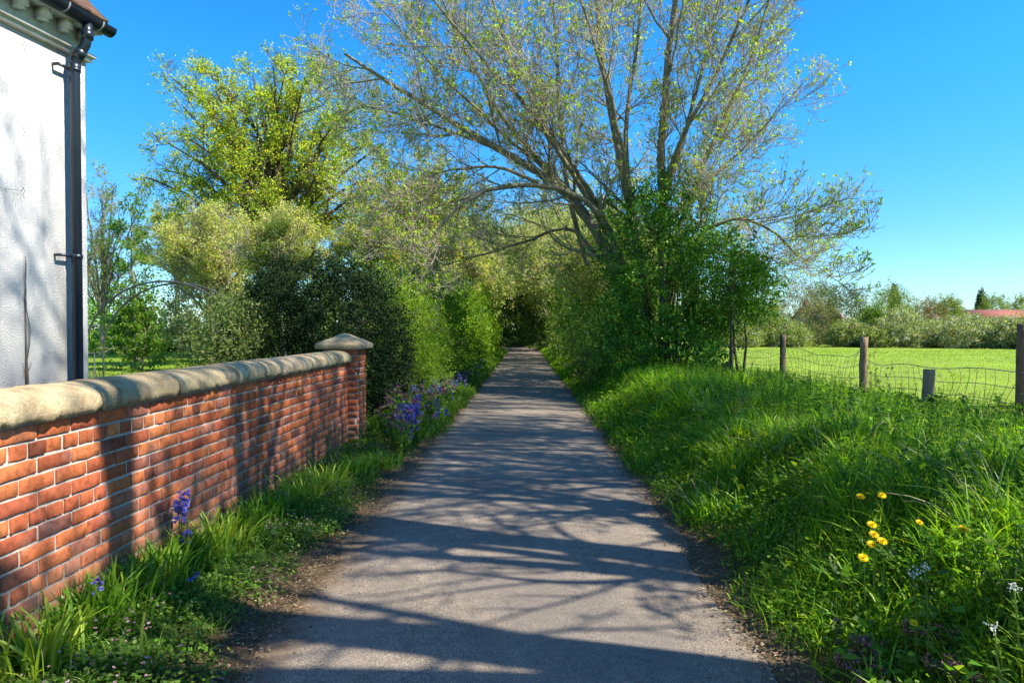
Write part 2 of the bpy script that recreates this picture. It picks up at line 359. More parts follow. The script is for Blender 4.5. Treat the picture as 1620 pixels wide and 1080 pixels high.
# ------------------------------------------------------------------ brick wall and pier
BR = [(0.36, 0.100, 0.045), (0.42, 0.125, 0.050), (0.32, 0.088, 0.045), (0.44, 0.145, 0.058), (0.24, 0.080, 0.050), (0.37, 0.140, 0.085), (0.15, 0.065, 0.050)]
BW = [0.26, 0.22, 0.16, 0.12, 0.11, 0.09, 0.04]
def brick_face(mb, org, ud, nd, length, ztop, ncourse, rng, hdr=1, joint=0.015, depth=0.03, phase=0.0, sub=(7, 4)):
    """courses of separate bricks, three of stretchers to one of headers, each brick its own uneven block"""
    org, ud, nd = map(lambda v: np.asarray(v, float), (org, ud, nd)); up = np.array([0, 0, 1.0])
    a, c_ = sub
    for k in range(ncourse):
        head = (k % 4) == hdr
        L = 0.1125 if head else 0.225
        off = phase + (0.0 if head else (0.056 if (k % 2) else 0.168))
        x = -off
        z1 = ztop - 0.075 * k - joint; z0 = z1 - 0.0605
        while x < length - 0.02:
            x0 = max(x, 0.0) + joint * 0.5; x1 = min(x + L, length) - joint * 0.5 + rng.normal(0, 0.0015)
            x += L
            if x1 - x0 < 0.02: continue
            us = np.concatenate([[0, .022 if not head else .04], np.linspace(.2, .8, max(a - 4, 0)), [.978 if not head else .96, 1]]); vs = np.concatenate([[0, .07], np.linspace(.5, .5, c_ - 4) if c_ > 4 else [], [.93, 1]])
            if c_ == 3: vs = np.array([0, .5, 1])
            if a == 3: us = np.array([0, .5, 1])
            U, Vv = np.meshgrid(us, vs, indexing='ij')
            edge = np.minimum.reduce([U * (x1 - x0), (1 - U) * (x1 - x0), Vv * 0.064, (1 - Vv) * 0.064])
            fr = rng.normal(0.0, 0.0015) + np.where(edge < 1e-4, -0.0022 - np.abs(rng.normal(0, 0.002, U.shape)), 0.0) + rng.normal(0, 0.0013, U.shape)
            fr = fr + (U - 0.5) * rng.normal(0, 0.002)
            px_ = x0 + U * (x1 - x0) + rng.normal(0, 0.0014, U.shape); pz = z0 + Vv * (z1 - z0) + rng.normal(0, 0.0011, U.shape) + (U - .5) * rng.normal(0, 0.0015)
            F = org + px_[..., None] * ud + fr[..., None] * nd + pz[..., None] * up
            i2 = np.arange(a * c_).reshape(a, c_)
            q = np.stack([i2[:-1, :-1], i2[1:, :-1], i2[1:, 1:], i2[:-1, 1:]], -1).reshape(-1, 4)
            per = np.concatenate([i2[:, 0], i2[-1, 1:], i2[-2::-1, -1], i2[0, -2:0:-1]])
            Vb = F.reshape(-1, 3); back = Vb[per] - nd * depth
            m_ = len(per); bi = a * c_ + np.arange(m_)
            q2 = np.stack([per, bi, np.roll(bi, -1), np.roll(per, -1)], -1)
            cc = np.clip(pal(rng, 1, BR, 0.0, BW)[0] * rng.normal(1, .09) * (1 + rng.normal(0, .02, 3)), .01, .9)
            if rng.random() < 0.04: cc = cc * 0.7
            low = max(0.0, (0.45 - (z0)) / 0.45); cc = cc * (1 - 0.22 * low) + np.array([0.33, 0.25, 0.22]) * 0.22 * low
            mb.add(np.concatenate([Vb, back]), np.concatenate([q, q2]), c=cc)
WX, WTOP = -2.14, 1.045
rng = np.random.default_rng(7)
wall = empty('garden_wall', (WX, 4, 0), 'red brick garden wall under rounded sandstone coping, beside the lane verge', 'wall')
mb = MB(); brick_face(mb, (WX, -1.6, 0), (0, 1, 0), (1, 0, 0), 9.83, WTOP, 15, rng)
mb.build('brickwork', M['brick'], wall, offset=wall.location)
mb = MB(); box(mb, (WX - 0.225, -1.6, -0.15), (0.216, 0, 0), (0, 9.83, 0), (0, 0, WTOP + 0.15)); mb.build('mortar_core', M['mortar'], wall, offset=wall.location)
prof = [(-0.30, 0.0), (-0.305, 0.03), (-0.30, 0.055)] + [(-0.125 + 0.175 * math.cos(t), 0.055 + 0.085 * math.sin(t)) for t in np.linspace(math.pi, 0, 13)] + [(0.054, 0.035), (0.048, 0.0)]
prof = np.array(prof)
y0 = -1.55; cuts = [y0]
for s_ in [0.86, 0.84, 0.88, 0.84]: cuts.append(cuts[-1] + s_)
cuts = [-1.6, -0.85, 0.02, 0.86, 1.7, 2.52, 3.35, 4.12, 4.97, 5.83, 6.68, 7.5, 8.26]
for i in range(len(cuts) - 1):
    a, b_ = cuts[i] + 0.008, cuts[i + 1] - 0.008; jx, jz = rng.normal(0, .003, 2); scol = .5 * (1 + rng.normal(0, .13)) * np.array([1, 1 + rng.normal(0, .02), 1 + rng.normal(0, .03)])
    n = 30; ys = np.concatenate([[a, a + 0.006], np.linspace(a + 0.03, b_ - 0.03, n - 4), [b_ - 0.006, b_]])
    V = []
    for j, y in enumerate(ys):
        k = 0.985 if j in (0, n - 1) else 1.0
        r_ = rng.normal(0, 0.0018, prof.shape) * (1 + 1.5 * (prof[:, 1:2] < 0.05))
        pr = (prof - [-0.125, 0.06]) * k + [-0.125, 0.06] + r_
        V += [(WX + p[0] + jx, y, WTOP + 0.003 + abs(jz) + p[1]) for p in pr]
    m_ = len(prof); idx = np.arange(n * m_).reshape(n, m_)
    q = np.stack([idx[:-1, :-1], idx[:-1, 1:], idx[1:, 1:], idx[1:, :-1]], -1).reshape(-1, 4)
    q = np.concatenate([q, np.stack([idx[:-1, -1], idx[:-1, 0], idx[1:, 0], idx[1:, -1]], -1)])
    mb = MB(); mb.add(V, q, c=scol)
    for e, rev in ((0, 0), (n - 1, 1)):
        cpt = np.mean(mb.V[0].reshape(n, m_, 3)[e], axis=0)
        pts = list(mb.V[0].reshape(n, m_, 3)[e]); tr = [(m_, j, (j + 1) % m_) if rev else (m_, (j + 1) % m_, j) for j in range(m_)]
        mb.add(np.array(pts + [cpt]), None, np.array(tr), c=scol)
    mb.build('coping_stone', M['stone'], wall, smooth=False, offset=wall.location)
mb = MB()
for y in cuts[1:-1]:
    V = [(WX + (p[0] + 0.125) * 0.955 - 0.125, y + s * 0.008, WTOP + 0.06 + (p[1] - 0.06) * 0.955) for s in (-1, 1) for p in prof]
    m_ = len(prof); mb.add(V, [(j, (j + 1) % m_, m_ + (j + 1) % m_, m_ + j) for j in range(m_)])
M['joint'] = NB('old_joint').base((0.10, 0.085, 0.065), 0.95, 0.1)
mb.build('coping_joint', M['joint'], wall, offset=wall.location)

PX0, PX1, PY0, PY1, PTOP = -2.44, -2.02, 8.22, 8.66, 1.205
pier = empty('brick_pier', ((PX0 + PX1) / 2, (PY0 + PY1) / 2, 0), 'square red brick pier with pyramid stone cap, at the end of the garden wall', 'gate pier')
mb = MB()
brick_face(mb, (PX0, PY0, 0), (1, 0, 0), (0, -1, 0), PX1 - PX0, PTOP, 17, rng, hdr=99, sub=(6, 4), phase=0.0)
brick_face(mb, (PX1, PY0, 0), (0, 1, 0), (1, 0, 0), PY1 - PY0, PTOP, 17, rng, hdr=99, sub=(6, 4), phase=0.056)
brick_face(mb, (PX1, PY1, 0), (-1, 0, 0), (0, 1, 0), PX1 - PX0, PTOP, 17, rng, hdr=99, sub=(3, 3))
brick_face(mb, (PX0, PY1, 0), (0, -1, 0), (-1, 0, 0), PY1 - PY0, PTOP, 17, rng, hdr=99, sub=(3, 3))
mb.build('brickwork', M['brick'], pier, offset=pier.location)
mb = MB(); e = 0.0095; box(mb, (PX0 + e, PY0 + e, -0.12), (PX1 - PX0 - 2 * e, 0, 0), (0, PY1 - PY0 - 2 * e, 0), (0, 0, PTOP + 0.118)); mb.build('mortar_core', M['mortar'], pier, offset=pier.location)
mb = MB(); cx, cy = (PX0 + PX1) / 2, (PY0 + PY1) / 2
rings = [(0.22, 0.0), (0.283, 0.0), (0.29, 0.006), (0.29, 0.052), (0.284, 0.062), (0.2, 0.105), (0.11, 0.147), (0.05, 0.178), (0.012, 0.186)]
V = []; nper = 24
for hw_, z in rings:
    for j in range(nper):
        sd, f = divmod(j, nper // 4); f = f / (nper // 4) * 2 - 1
        p = [(f, -1), (1, f), (-f, 1), (-1, -f)][sd]
        V.append((cx + p[0] * hw_ + rng.normal(0, .0012), cy + p[1] * hw_ + rng.normal(0, .0012), PTOP + 0.002 + z + rng.normal(0, .001)))
idx = np.arange(len(V)).reshape(len(rings), nper)
q = np.stack([idx[:-1], np.roll(idx, -1, 1)[:-1], np.roll(idx, -1, 1)[1:], idx[1:]], -1).reshape(-1, 4)
tr = [(idx[-1, 0], idx[-1, j], idx[-1, j + 1]) for j in range(1, nper - 1)] + [(idx[0, 0], idx[0, j + 1], idx[0, j]) for j in range(1, nper - 1)]
mb.add(V, q, np.array(tr)); mb.build('capstone', M['stone'], pier, offset=pier.location)

# ------------------------------------------------------------------ house
HA = R(9); hu = np.array([math.sin(HA), math.cos(HA), 0]); hv = np.array([math.cos(HA), -math.sin(HA), 0])   # along the wall, out of the wall
HC = np.array([*at(139, 520, 5.0)[:2], 0.0])
def hp(t, o, z): return HC - hu * t + hv * o + np.array([0, 0, z])      # t m from the corner towards the camera, o m out from the wall
house = empty('white_house', tuple(hp(0, 0, 0)), 'white roughcast house with brown tiled roof and black downpipe, behind the brick wall', 'house')
def hb(mb, t0, t1, o0, o1, z0, z1, c=(.5, .5, .5)):
    box(mb, hp(t0, o0, z0), -hu * (t1 - t0), hv * (o1 - o0), (0, 0, z1 - z0), c)
def bend(mb, o=house): pass
mb = MB(); hb(mb, 0, 9.0, -6.5, 0, -0.1, 3.42)
V = [hp(t, o, z) for t in (0, 9.0) for o, z in ((-6.5, 3.42), (0, 3.42), (-3.25, 6.7))]
mb.add(V, None, [(0, 1, 2), (5, 4, 3)]); mb.build('wall', M['render'], house, offset=house.location)
mb = MB()
hb(mb, -0.012, 9.0, 0.0, 0.012, 3.405, 3.62); hb(mb, -0.03, 9.0, 0.0121, 0.034, 3.408, 3.44); hb(mb, -0.05, 9.0, 0.0122, 0.055, 3.4405, 3.462)
hb(mb, -0.012, 0.0, -0.5, 0.0, 3.38, 3.62)
hb(mb, -0.03, 9.0, 0.0123, 0.12, 3.605, 3.635)
mb.build('cornice', M['moulding'], house, offset=house.location)
for k in range(26):
    t = 0.02 + 0.18 * k
    mb = MB(); hb(mb, t, t + 0.062, 0.0125, 0.095, 3.545, 3.603); hb(mb, t + 0.002, t + 0.060, 0.0124, 0.07, 3.522, 3.5445)
    mb.build('eaves_bracket', M['moulding'], house, offset=house.location)
# roof of lapped plain tiles, 45 degrees
mb = MB(); rr = np.random.default_rng(5)
ncr = 44; gauge = 0.105
for k in range(ncr):
    d0 = k * gauge; dz = 3.66 + d0 * 0.7071
    t = -0.10 - (0.08 if k % 2 else 0.0) + 0.0
    t = -0.03
    first = True
    while t < 9.0:
        w = 0.165 if not (first and k % 2) else 0.083
        first = False
        cc = np.array([0.15, 0.085, 0.06]) * rr.uniform(0.65, 1.35) * (1 + rr.normal(0, .06, 3))
        o0 = 0.158 - d0 * 0.7071; L_ = 0.24; th = 0.034; j = rr.normal(0, 0.002)
        a0 = hp(t + 0.001, o0, dz + 0.018 + j); ax = -hu * (w - 0.002)
        ay = -hv * L_ * 0.73 + np.array([0, 0, L_ * 0.66]); az = (hv * 0.7 + np.array([0, 0, 0.7])) * th
        box(mb, a0, ax, ay, az, cc); t += w
        if t > 5.0 and k > 14: break
mb.build('roof', M['tile'], house, offset=house.location)
mb = MB(); V = [hp(t, o, z) for t in (-0.02, 9.0) for o, z in ((0.10, 3.655), (-3.25, 7.0), (-6.7, 3.655), (-3.25, 6.95))]
mb.add(V, [(0, 4, 5, 1), (1, 5, 6, 2), (0, 1, 2, 3), (4, 7, 6, 5), (3, 2, 6, 7), (0, 3, 7, 4)], c=(0.12, 0.08, 0.06)); mb.build('roof_deck', M['tile'], house, offset=house.location)
# gutter: half round, with strap clips
def gut(t0, t1, r, c_o=0.165, zc=3.655, thick=0.004):
    mb = MB(); ang = np.linspace(math.pi, 2 * math.pi, 13); V = []
    for t in (t0, t1):
        for rr_ in (r, r - thick):
            V += [hp(t, c_o + rr_ * math.cos(a_), zc + rr_ * math.sin(a_) * 1.05) for a_ in ang]
    n = 13; q = []
    for j in range(n - 1):
        q += [(j, j + 1, 2 * n + j + 1, 2 * n + j), (n + j, 3 * n + j, 3 * n + j + 1, n + j + 1), (j, n + j, n + j + 1, j + 1), (2 * n + j, 2 * n + j + 1, 3 * n + j + 1, 3 * n + j)]
    mb.add(V, q); return mb
gt = gut(-0.06, 9.0, 0.056)
V = [hp(-0.06, 0.165 + 0.054 * math.cos(a_), 3.655 + 0.054 * 1.05 * math.sin(a_)) for a_ in np.linspace(math.pi, 2 * math.pi, 13)]
gt.add(V, None, [(0, j, j + 1) for j in range(1, 12)]); gt.build('gutter', M['pipe'], house, offset=house.location)
M['clip'] = NB('clip_grey').base((0.35, 0.36, 0.38), 0.5, 0.4)
for t in (0.06, 0.36, 1.2, 2.1): gut(t, t + 0.012, 0.0585).build('gutter_clip', M['clip'] if t < .5 else M['pipe'], house, offset=house.location)
dp = MB(); tp = 0.165
pts = [hp(tp, 0.065, 0.0), hp(tp, 0.065, 3.30), hp(tp, 0.075, 3.345), hp(tp - 0.005, 0.105, 3.40), hp(tp - 0.01, 0.145, 3.46), hp(tp - 0.01, 0.162, 3.53), hp(tp - 0.01, 0.165, 3.61)]
tube(dp, pts, 0.0335, 16)
for i in (1, 3, 5):
    a_, b_ = np.array(pts[i]), np.array(pts[min(i + 1, 6)]); d_ = (b_ - a_) / np.linalg.norm(b_ - a_)
    tube(dp, [a_ - d_ * 0.03, a_ + d_ * 0.03], 0.038, 16)
dpo = dp.build('downpipe', M['pipe'], house, smooth=True, offset=house.location)
for z in (3.27, 1.95, 0.7):
    mb = MB(); tube(mb, [hp(tp, 0.065, z), hp(tp, 0.065, z + 0.03)], 0.0385, 16)
    hb(mb, tp, tp + 0.13, 0.04, 0.055, z + 0.006, z + 0.024); hb(mb, tp + 0.115, tp + 0.13, 0.0, 0.04, z + 0.006, z + 0.024)
    o = mb.build('pipe_bracket', M['pipe'], dpo, offset=house.location)
# old climber stem, and wire hooks
rr = np.random.default_rng(11)
def hwall(px, py, o=0.012):
    d = ray(px, py); n_ = hv; k = np.dot(HC + hv * o - np.array([0, 0, EYE]), n_) / np.dot(d, n_)
    return np.array([0, 0, EYE]) + d * k
mb = MB()
for s_, pp in ((0, [(43, 640), (44, 600), (42, 570), (47, 545), (48, 520), (42, 490), (41, 460), (40, 430), (40, 405)]), (1, [(44, 620), (41, 590), (42, 560), (41, 530), (41, 500), (40, 470), (41, 430), (41, 412)]), (2, [(46, 605), (40, 596), (38, 585), (37, 575)]), (3, [(44, 590), (48, 580), (50, 572)]), (4, [(42, 480), (38, 470), (36, 465)])):
    P = np.array([hwall(x + rr.normal(0, .6), y, 0.010 + 0.004 * (s_ == 0)) for x, y in pp]); tube(mb, P, np.linspace(0.005, 0.0015, len(P)) * (1 if s_ < 2 else 0.6), 5)
cs = mb.build('climber_stem', M['bark_dark'], None); tag(cs, 'dry leafless brown climber stem on the white house wall', 'climber')
for i, (x, y, lb) in enumerate(((39, 70, 'topmost'), (38, 205, 'middle'), (37, 300, 'lowest'))):
    mb = MB(); p = [hwall(x - 2, y + 2, 0.003), hwall(x, y - 4, 0.02), hwall(x + 2, y + 2, 0.03), hwall(x - 1, y + 9, 0.02), hwall(x + 2, y + 15, 0.016)]
    tube(mb, p, 0.0015, 5); o = mb.build('wire_hook', M['iron']); tag(o, '%s small twisted wire hook on the white house wall' % lb, 'hook', 'wire hooks on the house wall')
mb = MB(); tube(mb, [hwall(-30, 292, 0.012), hwall(5, 298, 0.01), hwall(36, 302, 0.02)], 0.0012, 4); tag(mb.build('training_wire', M['iron']), 'thin plant training wire stretched across the white house wall', 'wire')

# garden arch
arch = empty('garden_arch', tuple(at(200, 520, 11.0)[:2]) + (0.05,), 'black metal garden arch standing by the lawn past the house corner', 'garden arch')
aY = [11.0, 11.5]; fx = [at(134, 520, 11.0)[0], at(163, 520, 11.5)[0]]
hoops = []
for k in range(2):
    hw_ = 1.30; z1 = 1.05; P = [(fx[k], aY[k], -0.05), (fx[k], aY[k], z1)]
    for a_ in np.linspace(math.pi, 0, 25)[1:-1]: P.append((fx[k] + hw_ + hw_ * math.cos(a_), aY[k], z1 + 1.17 * math.sin(a_)))
    P += [(fx[k] + 2 * hw_, aY[k], z1), (fx[k] + 2 * hw_, aY[k], -0.05)]
    mb = MB(); tube(mb, P, 0.016, 8); mb.build('hoop', M['iron'], arch, smooth=True, offset=arch.location); hoops.append(np.array(P))
for j in (1, 4, 8, 13, 18, 22, 25):
    mb = MB(); tube(mb, [hoops[0][j], hoops[1][j]], 0.010, 6); mb.build('crossbar', M['iron'], arch, offset=arch.location)
mb = MB(); a0, a1 = hoops[0][1], hoops[1][1]; mid = (a0 + a1) / 2
tube(mb, [mid * [1, 1, 0], mid], 0.010, 6)
for sg in (-1, 1):
    dd = (a1 - a0) / 2 * 0.55 * sg
    tube(mb, [mid + [0, 0, -0.05]] + [mid + dd * (0.5 - 0.5 * math.cos(t)) + np.array([0, 0, -0.28 + 0.1 * math.cos(t * 1.0) * 1 - 0.12 * math.sin(t)]) for t in np.linspace(0.2, 3.6, 10)], 0.006, 5)
mb.build('scroll_panel', M['iron'], arch, offset=arch.location)

# ------------------------------------------------------------------ trees
def resample(P, n):
    P = np.asarray(P, float); s = np.concatenate([[0], np.cumsum(np.linalg.norm(np.diff(P, axis=0), axis=1))]); t = np.linspace(0, s[-1], n)
    Q = np.stack([np.interp(t, s, P[:, i]) for i in range(3)], 1)
    for _ in range(2):
        Q[1:-1] = Q[1:-1] * 0.5 + (Q[:-2] + Q[2:]) * 0.25
    return Q
def lump3(C, f, s=0.0):
    x, y, z = C[:, 0] * f, C[:, 1] * f, C[:, 2] * f
    return (np.sin(x * 1.7 + y * 1.1 + s) * np.sin(z * 1.9 - x * .7 + s * 1.7) + np.sin(y * 1.5 - z * 1.3 + s * .6) * np.cos(x * 2.3 + z * .8) + .6 * np.sin(x * 4.1 + z * 3.7 + y * 2.9))/ 2.6
def grow(rng, P, Rr, n, t0, t1, ang, L, seg=5, up=0.0, wv=0.12, rr=0.55, rtip=0.3, taper=0.5, rmin=0.003, side=None):
    """n children on each parent polyline, all at once"""
    N, k, _ = P.shape
    t = (np.arange(n)[None] + rng.uniform(0, 1, (N, n))) / n * (t1 - t0) + t0
    f = t * (k - 1); i = np.clip(f.astype(int), 0, k - 2); fr = (f - i)[..., None]
    a = np.arange(N)[:, None]
    base = P[a, i] * (1 - fr) + P[a, i + 1] * fr; tan = unit(P[a, i + 1] - P[a, i])
    r0 = (Rr[a, i] * (1 - fr[..., 0]) + Rr[a, i + 1] * fr[..., 0])
    base = base.reshape(-1, 3); tan = tan.reshape(-1, 3); r0 = r0.reshape(-1); t = t.reshape(-1)
    m = len(base); x = rdir(rng, m)
    if side is not None: x = unit(x + np.asarray(side))
    perp = unit(x - (x * tan).sum(1, keepdims=True) * tan)
    an = ang * rng.uniform(0.65, 1.3, m)[:, None]
    d = tan * np.cos(an) + perp * np.sin(an)
    ln = L * rng.uniform(0.55, 1.25, m) * (1 - taper * t)
    out = [base]; p = base
    for s in range(seg):
        d = unit(d + rng.normal(0, wv, (m, 3)) + np.array([0, 0, up]))
        p = p + d * (ln / seg)[:, None]; out.append(p)
    C = np.stack(out, 1)
    rs = np.maximum(r0 * rr, rmin * 1.15)
    Rc = np.maximum(rs[:, None] * np.linspace(1, rtip, seg + 1)[None], rmin)
    return C, Rc
def cullP(P, Rr, keep): return P[keep], Rr[keep]

def tree(name, label, cat, stems, radii, levels, leaf, seed=0, group=None, bark='bark', twig='twig', lmat='leaf', keepfn=None, twig_from=2):
    """stems: list of polylines. levels: kwargs for grow(). leaf: dict(n, size, w, spread, cols, along)"""
    rng = np.random.default_rng(seed)
    S = np.stack([resample(p, 12) for p in stems]); k = 12
    S[:, 1:-1] += rng.normal(0, 0.02, S[:, 1:-1].shape)
    Rs = np.stack([np.interp(np.linspace(0, 1, k), [0, 1], [a, b_]) for a, b_ in radii])
    base = S[0, 0].copy()
    root = empty(name, tuple(base), label, cat, group)
    tb = MB(); V, Q, T = tubes(S, Rs, 9); tb.add(V, Q)
    cb = MB(); cur = (S, Rs)
    for li, lv in enumerate(levels):
        lv = dict(lv); ex = lv.pop('extra', None)
        P, Rr = grow(rng, cur[0], cur[1], **lv)
        if keepfn is not None: P, Rr = cullP(P, Rr, keepfn(P))
        if ex is not None and li > 0: pass
        sides = 6 if li == 0 else (4 if li == 1 else 3)
        V, Q, T = tubes(P, Rr, sides)
        if li < twig_from - 1: tb.add(V, Q)
        else: cb.add(V, Q, m=0)
        cur = (P, Rr)
    P = cur[0]; N, k2, _ = P.shape
    n = leaf['n']
    t = np.clip(rng.uniform(leaf.get('t0', 0.3), 1.0, (N, n)), 0, 1); t[:, 0] = 1.0
    f = t * (k2 - 1); i = np.clip(f.astype(int), 0, k2 - 2); fr = (f - i)[..., None]; a = np.arange(N)[:, None]
    C = (P[a, i] * (1 - fr) + P[a, i + 1] * fr).reshape(-1, 3); tn = unit(P[a, i + 1] - P[a, i]).reshape(-1, 3)
    keep = rng.random(len(C)) < leaf.get('prob', 1.0)
    if 'gap' in leaf: keep &= lump3(C, leaf.get('gf', 1.6), seed) > leaf['gap'] + rng.normal(0, .12, len(C))
    C, tn = C[keep], tn[keep]
    rep = leaf.get('clump', 1); C = np.repeat(C, rep, 0); tn = np.repeat(tn, rep, 0)
    C = C + rng.normal(0, leaf.get('spread', 0.02), C.shape)
    D = unit(tn * 0.5 + rdir(rng, len(C)) + np.array([0, 0, leaf.get('up', 0.2)]))
    cc = pal(rng, len(C), leaf['cols'], 0.22)
    leaves(cb, C, D, leaf['size'] * rng.uniform(0.6, 1.3, len(C)), leaf['w'] * rng.uniform(0.7, 1.2, len(C)), rng, cc, m=1)
    tb.build('trunk', M[bark], root, smooth=True, offset=base)
    cb.build('crown', [M[twig], M[lmat]], root, offset=base)
    return root

LIMEY = [(0.40, 0.58, 0.05), (0.32, 0.50, 0.05), (0.48, 0.62, 0.08)]
# --- the big ash by the lane
def gp(lst): return np.array([at(*p) for p in lst])
ash_stems = [
    gp([(1052, 600, 15.2), (1050, 450, 15.2), (1045, 300, 15.3), (1047, 180, 15.3), (1062, 60, 15.2), (1078, -80, 15), (1090, -220, 15)]),
    gp([(1035, 600, 15.6), (1010, 400, 16), (988, 280, 16.3), (968, 190, 16.4), (948, 90, 16.5), (940, -20, 16.6), (930, -170, 16.7)]),
    gp([(1020, 600, 15.6), (975, 420, 16.0), (935, 325, 16.0), (862, 277, 15.6), (785, 235, 15.2), (700, 185, 14.8), (610, 130, 14.5), (545, 85, 14.3)]),
    gp([(960, 390, 16.0), (925, 312, 16.2), (850, 258, 16.4), (795, 190, 16.6), (750, 110, 16.8), (700, 10, 17), (680, -60, 17)]),
    gp([(985, 420, 15.8), (950, 320, 15.5), (915, 296, 15.2), (850, 288, 14.8), (785, 288, 14.5), (725, 312, 14.2), (680, 375, 14.0), (645, 440, 13.9)]),
    gp([(1055, 430, 15.2), (1085, 320, 15.2), (1125, 230, 15.1), (1165, 150, 15), (1200, 70, 15), (1220, -10, 15)]),
    gp([(1055, 440, 15.0), (1105, 370, 14.6), (1160, 340, 14.3), (1205, 348, 14.1), (1240, 375, 14), (1262, 405, 13.9)]),
    gp([(1050, 330, 15.4), (1080, 230, 15.8), (1110, 120, 16.2), (1140, 0, 16.5), (1160, -120, 16.7)]),
    gp([(1005, 350, 16.2), (985, 230, 16.8), (1000, 120, 17.2), (1020, -20, 17.5), (1030, -150, 17.6)]),
    gp([(930, 420, 17), (893, 300, 17), (888, 180, 17.1), (880, 50, 17.2), (870, -110, 17.2)]),
    gp([(1050, 360, 15.3), (1110, 290, 15.6), (1165, 245, 15.9), (1210, 205, 16.1), (1245, 150, 16.3)]),
    gp([(950, 330, 16.2), (880, 230, 15.6), (820, 120, 15.2), (780, 20, 15), (760, -80, 15)]),
    gp([(940, 400, 16.5), (900, 350, 17), (830, 385, 17.4), (770, 400, 17.8), (700, 420, 18)]),
    gp([(960, 370, 16.2), (905, 270, 15.4), (840, 170, 14.8), (760, 90, 14.4), (690, 20, 14.2), (650, -50, 14)]),
    gp([(900, 300, 16.0), (830, 240, 15.9), (740, 160, 15.8), (660, 80, 15.7), (600, 10, 15.6)]),
    gp([(800, 242, 15.3), (730, 215, 15.6), (660, 190, 15.9), (600, 175, 16.2), (560, 160, 16.4)]),
    gp([(850, 288, 14.8), (790, 262, 14.6), (720, 262, 14.4), (660, 290, 14.3), (610, 330, 14.2)]),
    gp([(1000, 340, 15.5), (985, 240, 14.6), (960, 130, 14.0), (920, 20, 13.6), (900, -90, 13.4)]),
    gp([(1045, 300, 15.3), (1090, 190, 14.5), (1150, 90, 14.2), (1190, -10, 14.0), (1210, -110, 14)]),
    gp([(1060, 420, 15.6), (1120, 400, 16.2), (1170, 408, 16.6), (1205, 420, 16.9), (1230, 430, 17)]),
]
ash_r = [(0.13, 0.04), (0.12, 0.03), (0.16, 0.03), (0.08, 0.02), (0.08, 0.02), (0.07, 0.02), (0.06, 0.015), (0.06, 0.02), (0.07, 0.02), (0.07, 0.02), (0.06, 0.015), (0.07, 0.015), (0.05, 0.015), (0.07, 0.015), (0.05, 0.015), (0.045, 0.012), (0.04, 0.012), (0.06, 0.015), (0.06, 0.015), (0.05, 0.012)]
tree('ash_tree', 'tall many-stemmed tree coming into bud, reaching over the right bank and lane', 'tree', ash_stems, ash_r,
     [dict(n=12, t0=0.2, t1=1.0, ang=0.8, L=2.2, seg=8, up=0.05, wv=0.10, rr=0.42, rtip=0.25, taper=0.35, rmin=0.007),
      dict(n=10, t0=0.1, t1=1.0, ang=0.72, L=1.0, seg=6, up=0.05, wv=0.14, rr=0.55, rtip=0.4, taper=0.45, rmin=0.006),
      dict(n=5, t0=0.15, t1=1.0, ang=0.7, L=0.55, seg=5, up=0.12, wv=0.16, rr=0.7, rtip=0.6, taper=0.4, rmin=0.0042),
      dict(n=2, t0=0.25, t1=0.95, ang=0.7, L=0.22, seg=3, up=0.2, wv=0.16, rr=0.8, rtip=0.8, taper=0.3, rmin=0.0045)],
     dict(n=2, size=0.06, w=0.035, spread=0.016, prob=0.25, clump=5, cols=LIMEY, up=0.5, t0=0.85), seed=21)

# --- oak in the garden, coming into leaf
def oak_stems(cx_px, base_px, Y, top_px, spread, seed, basey=560, n=9, zf=0.35):
    rng = np.random.default_rng(seed); B = at(base_px, basey, Y); B[2] = float(gz(B[0], B[1])) - 0.1
    T = at(cx_px, top_px, Y); H = T[2]; S = []
    fork = B + (T - B) * zf
    S.append(np.array([B, B + (fork - B) * 0.5 + rng.normal(0, .1, 3), fork, fork + (T - fork) * 0.5 + [0.3, 0, 0], fork + (T - fork) * 0.93]))
    for i in range(n):
        a = 2 * math.pi * i / n + rng.uniform(-.3, .3); e = rng.uniform(0.15, 1.15)
        d = np.array([math.cos(a) * math.cos(e), math.sin(a) * math.cos(e), math.sin(e)])
        L = spread * rng.uniform(0.75, 1.05) * (1 + 0.25 * math.sin(e))
        st = B + (fork - B) * rng.uniform(0.65, 1.25)
        P = [st]
        for s in range(4): P.append(P[-1] + d * L / 4 + rng.normal(0, L * 0.035, 3)); d = unit(d + np.array([0, 0, 0.07]))
        S.append(np.array(P))
    return S
